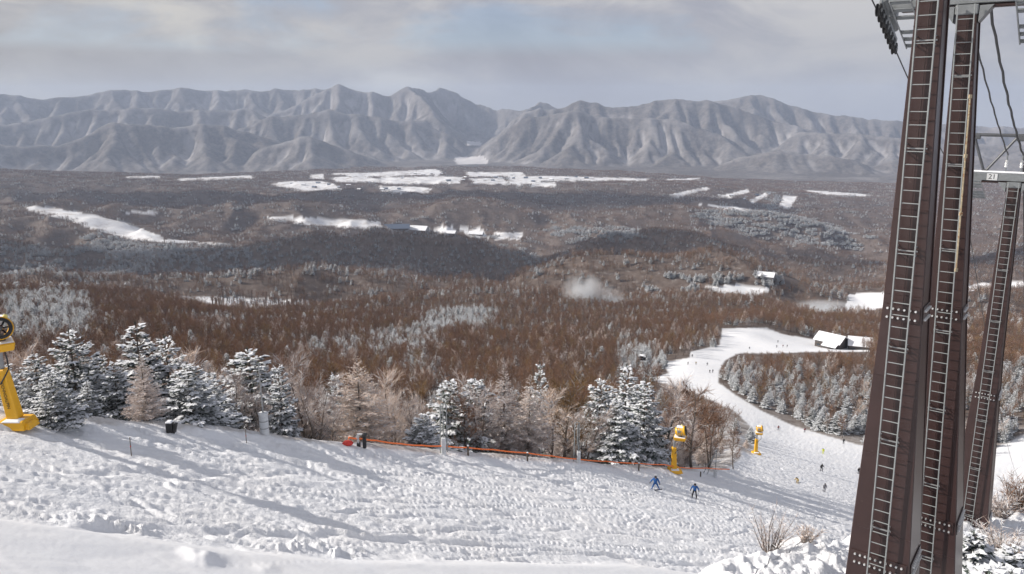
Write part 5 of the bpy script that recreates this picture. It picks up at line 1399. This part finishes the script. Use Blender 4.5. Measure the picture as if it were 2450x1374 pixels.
for i, (px, py) in enumerate([(1075, 560), (1140, 562)]):
    house(px, py, 60, 30, 6, 9, R(-15), ['white-roofed shed in the snowy field right of the farm barns', 'white-roofed shed in the farther square field right of the farm'][i], M_WALLG, None, 4, 'shed')
# village on the plateau
VP_ = [(700+i*23+random.uniform(-8, 8), 446+random.uniform(-9, 9)) for i in range(12)]+[(960+i*20+random.uniform(-8, 8), 420+random.uniform(-6, 14)) for i in range(14)]+[(1180+i*24+random.uniform(-8, 8), 430+random.uniform(-8, 8)) for i in range(10)]+[(1720+i*30, 470+random.uniform(-5, 10)) for i in range(5)]
for px, py in VP_:
    w = random.uniform(16, 34); o = house(px, py, w, w*.6, 6, 5, random.uniform(-.6, .6), 'tiny snow-roofed farmhouse in the plateau village among white fields', random.choice([M_WALLD, M_WALLG]), random.choice([None, None, M_ROOFB]), 2, 'house', None, 'farmhouses on the plateau')

# lift terminal by the second piste
g_ = at_(1536, 880); root = empty('lift_terminal', g_, (0, 0, R(-20))); tag(root, 'small dark lift terminal on poles at the left of the second piste', 'lift station')
b = MB(); b.box((0, 0, 5.5), (4.5, 3, 2.2), None, .9, .3); b.build('cabin', M_BLACK, root)
b = MB(); b.box((0, 0, 6.8), (4.2, 3.0, .4), None, .7, .1); b.build('snow_cap', M_SNOW, root)
for x in (-1.4, 1.4): b = MB(); b.tube([(x, 0, -1), (x, 0, 4.5)], .25, 8); b.build('leg', M_GREY, root)
g_ = at_(1522, 890); root = empty('small_lift_tower', g_, (0, 0, R(-20))); tag(root, 'slim grey lift tower beside the small dark terminal', 'lift tower')
b = MB(); b.tube([(0, 0, -1), (0, 0, 11)], [.3, .2], 8); b.build('column', M_GREY, root); b = MB(); b.box((0, 0, 11), (4.5, .3, .3)); b.build('cross_arm', M_GREY, root)

# ------------------------------------------------------------------ bank plants and rocks
def put_bush(px, py, d, h, label, mats, n=26, frost=.5, wide=1.0, seed=1, grp='bare shrubs on the snowbank'):
    g = np.random.default_rng(seed); cr = bush(g, h, n, .0065 if d < 32 else .011, frost); p = at_r(px, py, d)
    o = cr.make('bare_shrub', mats); o.location = p; o.scale = (wide, wide, 1); return tag(o, label, 'shrub', grp)
put_bush(1842, 1292, 28, 1.75, 'spindly bare shrub on the crest of the snowbank left of the big pylon', LM, 20, .35, 1.3, 3)
put_bush(1930, 1275, 29, .8, 'low pale twigs between the spindly shrub and the big pylon', LM, 22, .5, 1.6, 4)
put_bush(1650, 1366, 23.5, .32, 'small tuft of grass poking through the snow at the bottom edge', GM, 24, .5, 1.8, 5)
put_bush(2405, 1250, 31, 1.5, 'frosted pink twiggy shrub right of the smaller pylon base', LM, 40, .6, 1.6, 6)
put_bush(2440, 1180, 42, 2.0, 'taller brown bare shrub on the slope right of the smaller pylon', BM, 40, .3, 1.3, 7)
put_bush(2395, 1215, 40, 1.4, 'wide low bare shrub behind the frosted pink one', LM, 36, .4, 1.5, 8)
put_bush(2385, 1068, 95, 3.0, 'bare bush on the snowy shoulder right of the smaller pylon', BM, 40, .4, 1.3, 9)
def small_fir(px, py, d, h, label, seed, wide=1.0, snow=1.3):
    g = np.random.default_rng(seed); tr, cr = fir_tree(g, h, 9, .42, 1.5, .16, snow, .35); p = at_r(px, py, d); e = empty('fir_sapling', (p.x, p.y, p.z-.05)); e.scale = (wide, wide, 1)
    tr.make('trunk', FM, e); cr.make('crown', FM, e); return tag(e, label, 'fir sapling', 'young snowy firs by the pylons')
small_fir(2326, 1312, 29.5, 1.55, 'young fir loaded with snow in front of the smaller pylon base', 21, 1.1)
small_fir(2262, 1295, 30.5, .8, 'tiny snow-buried fir left of the young fir at the smaller pylon', 22, 1.6)
small_fir(2372, 1330, 27, .7, 'low snowy fir spreading right of the young fir', 23, 2.0)
small_fir(2425, 1325, 27, .9, 'snow-smothered fir branches at the right frame edge below the smaller pylon', 24, 2.0)
small_fir(2445, 1290, 30, 1.0, 'snowy fir clump behind the drift at the frame edge', 25, 1.8)
def rock(px, py, d, s_, label, seed, snow=True, sink=.3):
    g = np.random.default_rng(seed); bm = bmesh.new(); bmesh.ops.create_icosphere(bm, subdivisions=4, radius=1)
    from mathutils import noise as mn
    for v in bm.verts:
        q = v.co*1.4+Vector((seed, 0, 0)); v.co = v.co*(1+.35*mn.noise(q)+.12*mn.noise(q*3)+.05*mn.noise(q*7)); v.co.x *= s_[0]; v.co.y *= s_[1]; v.co.z *= s_[2]
    me = bpy.data.meshes.new('rock'); 
    me2 = bpy.data.meshes.new('snow_cap')
    bm.to_mesh(me); me.materials.append(M_ROCK); me.polygons.foreach_set('use_smooth', [True]*len(me.polygons))
    p = at_r(px, py, d); root = empty('boulder', (p.x, p.y, p.z+s_[2]*sink)); tag(root, label, 'boulder', 'snowy boulders at the pylon feet')
    o = bpy.data.objects.new('stone', me); COL.objects.link(o); o.parent = root
    if snow:
        dl = [f for f in bm.faces if f.normal.z < .28]; bmesh.ops.delete(bm, geom=dl, context='FACES')
        for v in bm.verts: v.co += Vector((0, 0, .05))+v.normal*.03
        r_ = bmesh.ops.extrude_face_region(bm, geom=bm.faces[:]); 
        for v in [e for e in r_['geom'] if isinstance(e, bmesh.types.BMVert)]: v.co += Vector((0, 0, .10))
        bm.to_mesh(me2); me2.materials.append(M_SNOW); me2.polygons.foreach_set('use_smooth', [True]*len(me2.polygons)); o = bpy.data.objects.new('snow_cap', me2); COL.objects.link(o); o.parent = root
    bm.free(); return root
rock(1962, 1372, 21.5, (.8, .7, .5), 'snow-capped boulder at the bottom edge left of the big pylon', 3)
rock(1990, 1345, 23, (.55, .5, .35), 'smaller snowy rock behind the boulder left of the big pylon', 5)
rock(2255, 1372, 23.5, (.7, .6, .55), 'dark rock in the gap behind the two close pylons', 8, True, .1)
rock(2290, 1352, 24.5, (.6, .5, .3), 'grey rock under the edge of the snowdrift right of the close pylons', 11)
HAZE = 4.6e-5
EXPO = 0.22
SKYX = 2
# ------------------------------------------------------------------ camera, light, sky, air
cam = bpy.data.cameras.new('camera'); co = bpy.data.objects.new('camera', cam); COL.objects.link(co)
cam.sensor_width = 36; cam.lens = F/2450*36; cam.clip_start = .1; cam.clip_end = 60000
co.location = (0, 0, 0); co.rotation_euler = (PI/2-PITCH, 0, 0)
sc.camera = co
SUN_AZ = R(-84); SUN_EL = R(31)
sd_ = Vector((math.sin(SUN_AZ)*math.cos(SUN_EL), math.cos(SUN_AZ)*math.cos(SUN_EL), math.sin(SUN_EL)))
sun = bpy.data.lights.new('sun', 'SUN'); sun.energy = 5.0; sun.angle = R(.6); sun.color = (1, .93, .84)
so = bpy.data.objects.new('sun', sun); COL.objects.link(so); so.rotation_euler = sd_.to_track_quat('Z', 'Y').to_euler()
wd = bpy.data.worlds.new('World'); sc.world = wd; wd.use_nodes = True
nt = wd.node_tree; nt.nodes.clear()
out = N(nt, 'ShaderNodeOutputWorld'); bg = N(nt, 'ShaderNodeBackground'); nt.links.new(bg.outputs[0], out.inputs[0])
sky = N(nt, 'ShaderNodeTexSky'); sky.sky_type = 'NISHITA'; sky.sun_disc = False; sky.sun_elevation = SUN_EL; sky.sun_rotation = SUN_AZ; sky.altitude = 1700; sky.air_density = 1.0; sky.dust_density = 1.5
tc = N(nt, 'ShaderNodeTexCoord'); sx = N(nt, 'ShaderNodeSeparateXYZ'); nt.links.new(tc.outputs['Generated'], sx.inputs[0])
# overcast seen from inside: streaky banks stretched along the horizon, small blue gaps higher up
mp = N(nt, 'ShaderNodeMapping'); mp.inputs['Scale'].default_value = (1, 1, 2.6); mp.inputs['Location'].default_value = (SKYX, .3, 0); nt.links.new(tc.outputs['Generated'], mp.inputs[0])
n1 = noise(nt, 2.6, 8, .56, mp.outputs[0]); n1.inputs['Distortion'].default_value = .35
n2 = noise(nt, 5.2, 8, .6, mp.outputs[0]); n2.inputs['Distortion'].default_value = .6
gap = ramp(nt, [(.40, (0, 0, 0)), (.50, (1, 1, 1))], n1.outputs['Fac'])
low = ramp(nt, [(.055, (1, 1, 1)), (.11, (0, 0, 0))], sx.outputs[2])
cov = math_(nt, 'MAXIMUM', math_(nt, 'MULTIPLY_ADD', gap.outputs[0], .35, .65), low.outputs[0])
sh = math_(nt, 'MULTIPLY_ADD', n2.outputs['Fac'], .65, math_(nt, 'MULTIPLY', n1.outputs['Fac'], .35))
shade = ramp(nt, [(.36, (2.9, 2.95, 3.55)), (.48, (3.85, 3.95, 4.5)), (.60, (5.5, 5.45, 5.55))], sh)
flat = ramp(nt, [(.0, (.72, .72, .72)), (.06, (.4, .4, .4)), (.11, (0, 0, 0))], sx.outputs[2])
cl = mixc(nt, flat.outputs[0], shade.outputs[0], (4.15, 4.25, 4.6))
dt = N(nt, 'ShaderNodeVectorMath', operation='DOT_PRODUCT'); nt.links.new(tc.outputs['Generated'], dt.inputs[0]); dt.inputs[1].default_value = (math.sin(SUN_AZ), math.cos(SUN_AZ), 0)
wm = ramp(nt, [(.15, (1, 1, 1)), (.6, (1.12, 1.09, 1.0)), (1, (1.4, 1.25, 1.0))], dt.outputs['Value'])
cl = mixc(nt, 1.0, cl, wm.outputs[0], 'MULTIPLY')
# bright bank of cloud resting on the central peaks
ca, ce = azel(958, 196); vd = Vector((math.sin(ca)*math.cos(ce), math.cos(ca)*math.cos(ce), math.sin(ce)))
sb = N(nt, 'ShaderNodeVectorMath', operation='SUBTRACT'); nt.links.new(tc.outputs['Generated'], sb.inputs[0]); sb.inputs[1].default_value = vd
ms = N(nt, 'ShaderNodeVectorMath', operation='MULTIPLY'); nt.links.new(sb.outputs[0], ms.inputs[0]); ms.inputs[1].default_value = (15, 15, 62)
n3 = noise(nt, 16, 5, .6, mp.outputs[0]); ln = N(nt, 'ShaderNodeVectorMath', operation='LENGTH'); nt.links.new(ms.outputs[0], ln.inputs[0])
bk = ramp(nt, [(.15, (1, 1, 1)), (.75, (0, 0, 0))], math_(nt, 'MULTIPLY_ADD', n3.outputs['Fac'], .9, math_(nt, 'MULTIPLY_ADD', ln.outputs['Value'], .55, -.45)))
cl = mixc(nt, math_(nt, 'MULTIPLY', bk.outputs[0], .8), cl, (5.9, 5.95, 6.0))
c = mixc(nt, cov, mixc(nt, 1.0, sky.outputs[0], (1.15, 1.2, 1.3), 'MULTIPLY'), cl)
nt.links.new(c, bg.inputs[0]); bg.inputs[1].default_value = .091
sc.view_settings.view_transform = 'Standard'; sc.view_settings.look = 'None'; sc.view_settings.exposure = EXPO; sc.view_settings.gamma = 1
# unseen vapour banks added above the frame, each set sunward of ground to darken
def shade_clouds(spots):
    m = bpy.data.materials.new('shade_cloud_vapour'); m.use_nodes = True; nt = m.node_tree; nt.nodes.clear()
    out = N(nt, 'ShaderNodeOutputMaterial'); pv = N(nt, 'ShaderNodeVolumePrincipled'); pv.inputs['Color'].default_value = (.95, .95, .96, 1); pv.inputs['Density'].default_value = .009
    nt.links.new(pv.outputs[0], out.inputs['Volume'])
    from mathutils import noise as mn
    for k, (gx, gy, gz, sx_, sy_, sz_, zc) in enumerate(spots):
        t = (zc-gz)/sd_.z; c = Vector((gx, gy, gz))+sd_*t
        bm = bmesh.new(); bmesh.ops.create_icosphere(bm, subdivisions=5, radius=1)
        for v in bm.verts:
            q = v.co*1.6+Vector((k*7, 0, 0)); r = 1+.45*mn.noise(q)+.25*mn.noise(q*2.3)+.12*mn.noise(q*5)
            v.co = Vector((v.co.x*sx_*r, v.co.y*sy_*r, max(v.co.z, -.35)*sz_*r))
        me = bpy.data.meshes.new('cloud'); bm.to_mesh(me); bm.free(); me.materials.append(m); o = bpy.data.objects.new('cloud', me); COL.objects.link(o); o.location = c
        tag(o, None, None, None, 'stuff')
shade_clouds([(-500, 2300, -430, 1500, 280, 130, 1000), (-1200, 2080, -400, 620, 230, 120, 1000), (300, 4700, -560, 1500, 450, 150, 1100), (-1700, 4200, -540, 900, 500, 150, 1100), (1150, 2500, -480, 500, 420, 120, 1000), (1700, 2500, -430, 420, 200, 110, 1000)])
def mist(px, py, d, sx_, sy_, sz_, dens, label, seed):
    p = P(px, py, d); bm = bmesh.new(); bmesh.ops.create_icosphere(bm, subdivisions=3, radius=1)
    for v in bm.verts: v.co = Vector((v.co.x*sx_, v.co.y*sy_, v.co.z*sz_))
    me = bpy.data.meshes.new('snow_mist'); bm.to_mesh(me); bm.free()
    m = bpy.data.materials.new('snow_mist'); m.use_nodes = True; nt = m.node_tree; nt.nodes.clear()
    out = N(nt, 'ShaderNodeOutputMaterial'); pv = N(nt, 'ShaderNodeVolumePrincipled'); pv.inputs['Color'].default_value = (.93, .96, 1, 1)
    tc = N(nt, 'ShaderNodeTexCoord'); mp = N(nt, 'ShaderNodeMapping'); mp.inputs['Scale'].default_value = (1/sx_, 1/sy_, 1/sz_); nt.links.new(tc.outputs['Object'], mp.inputs[0])
    ln = N(nt, 'ShaderNodeVectorMath', operation='LENGTH'); nt.links.new(mp.outputs[0], ln.inputs[0])
    mo = N(nt, 'ShaderNodeVectorMath', operation='ADD'); nt.links.new(mp.outputs[0], mo.inputs[0]); mo.inputs[1].default_value = (seed, 0, 0)
    ns = noise(nt, 1.3, 3, .6, mo.outputs[0]); f = math_(nt, 'SUBTRACT', 1.0, ln.outputs['Value'], clamp=True)
    f = math_(nt, 'MULTIPLY', f, math_(nt, 'MULTIPLY_ADD', ns.outputs['Fac'], 4.0, -1.5, clamp=True)); nt.links.new(math_(nt, 'MULTIPLY', f, dens), pv.inputs['Density'])
    nt.links.new(pv.outputs[0], out.inputs['Volume']); me.materials.append(m)
    o = bpy.data.objects.new('snow_mist', me); COL.objects.link(o); o.location = p; tag(o, label, None, None, 'stuff')
mist(1395, 712, 915, 30, 30, 34, .10, 'drifting white snowmaking mist over the brown wood', 1)
mist(1462, 722, 905, 20, 24, 20, .12, 'smaller puff of snowmaking mist right of the larger one', 4)
mist(1985, 748, 1080, 75, 50, 16, .09, 'low snow mist over the distant piste near the pylons', 7)
# air
if HAZE > 0:
    mb = MB(); zt = max(ZTOP, 30)+25; zb = min(float(GZ.min()), -760)-2
    mb.box((0, 3500, (zt+zb)/2), (27000, 23500, zt-zb))
    m = bpy.data.materials.new('haze_air'); m.use_nodes = True; nt = m.node_tree; nt.nodes.clear()
    out = N(nt, 'ShaderNodeOutputMaterial'); pv = N(nt, 'ShaderNodeVolumePrincipled'); pv.inputs['Color'].default_value = (.62, .74, .97, 1); pv.inputs['Density'].default_value = HAZE; pv.inputs['Anisotropy'].default_value = .1
    nt.links.new(pv.outputs[0], out.inputs['Volume'])
    o = mb.build('haze', m); tag(o, None, None, None, 'stuff')
sc.cycles.use_denoising = True
try: sc.cycles.denoiser = 'OPENIMAGEDENOISE'
except Exception: pass
sc.cycles.max_bounces = 6; sc.cycles.volume_bounces = 1; sc.cycles.diffuse_bounces = 2; sc.cycles.glossy_bounces = 2; sc.cycles.transparent_max_bounces = 8
sc.cycles.use_adaptive_sampling = True; sc.cycles.adaptive_threshold = .02
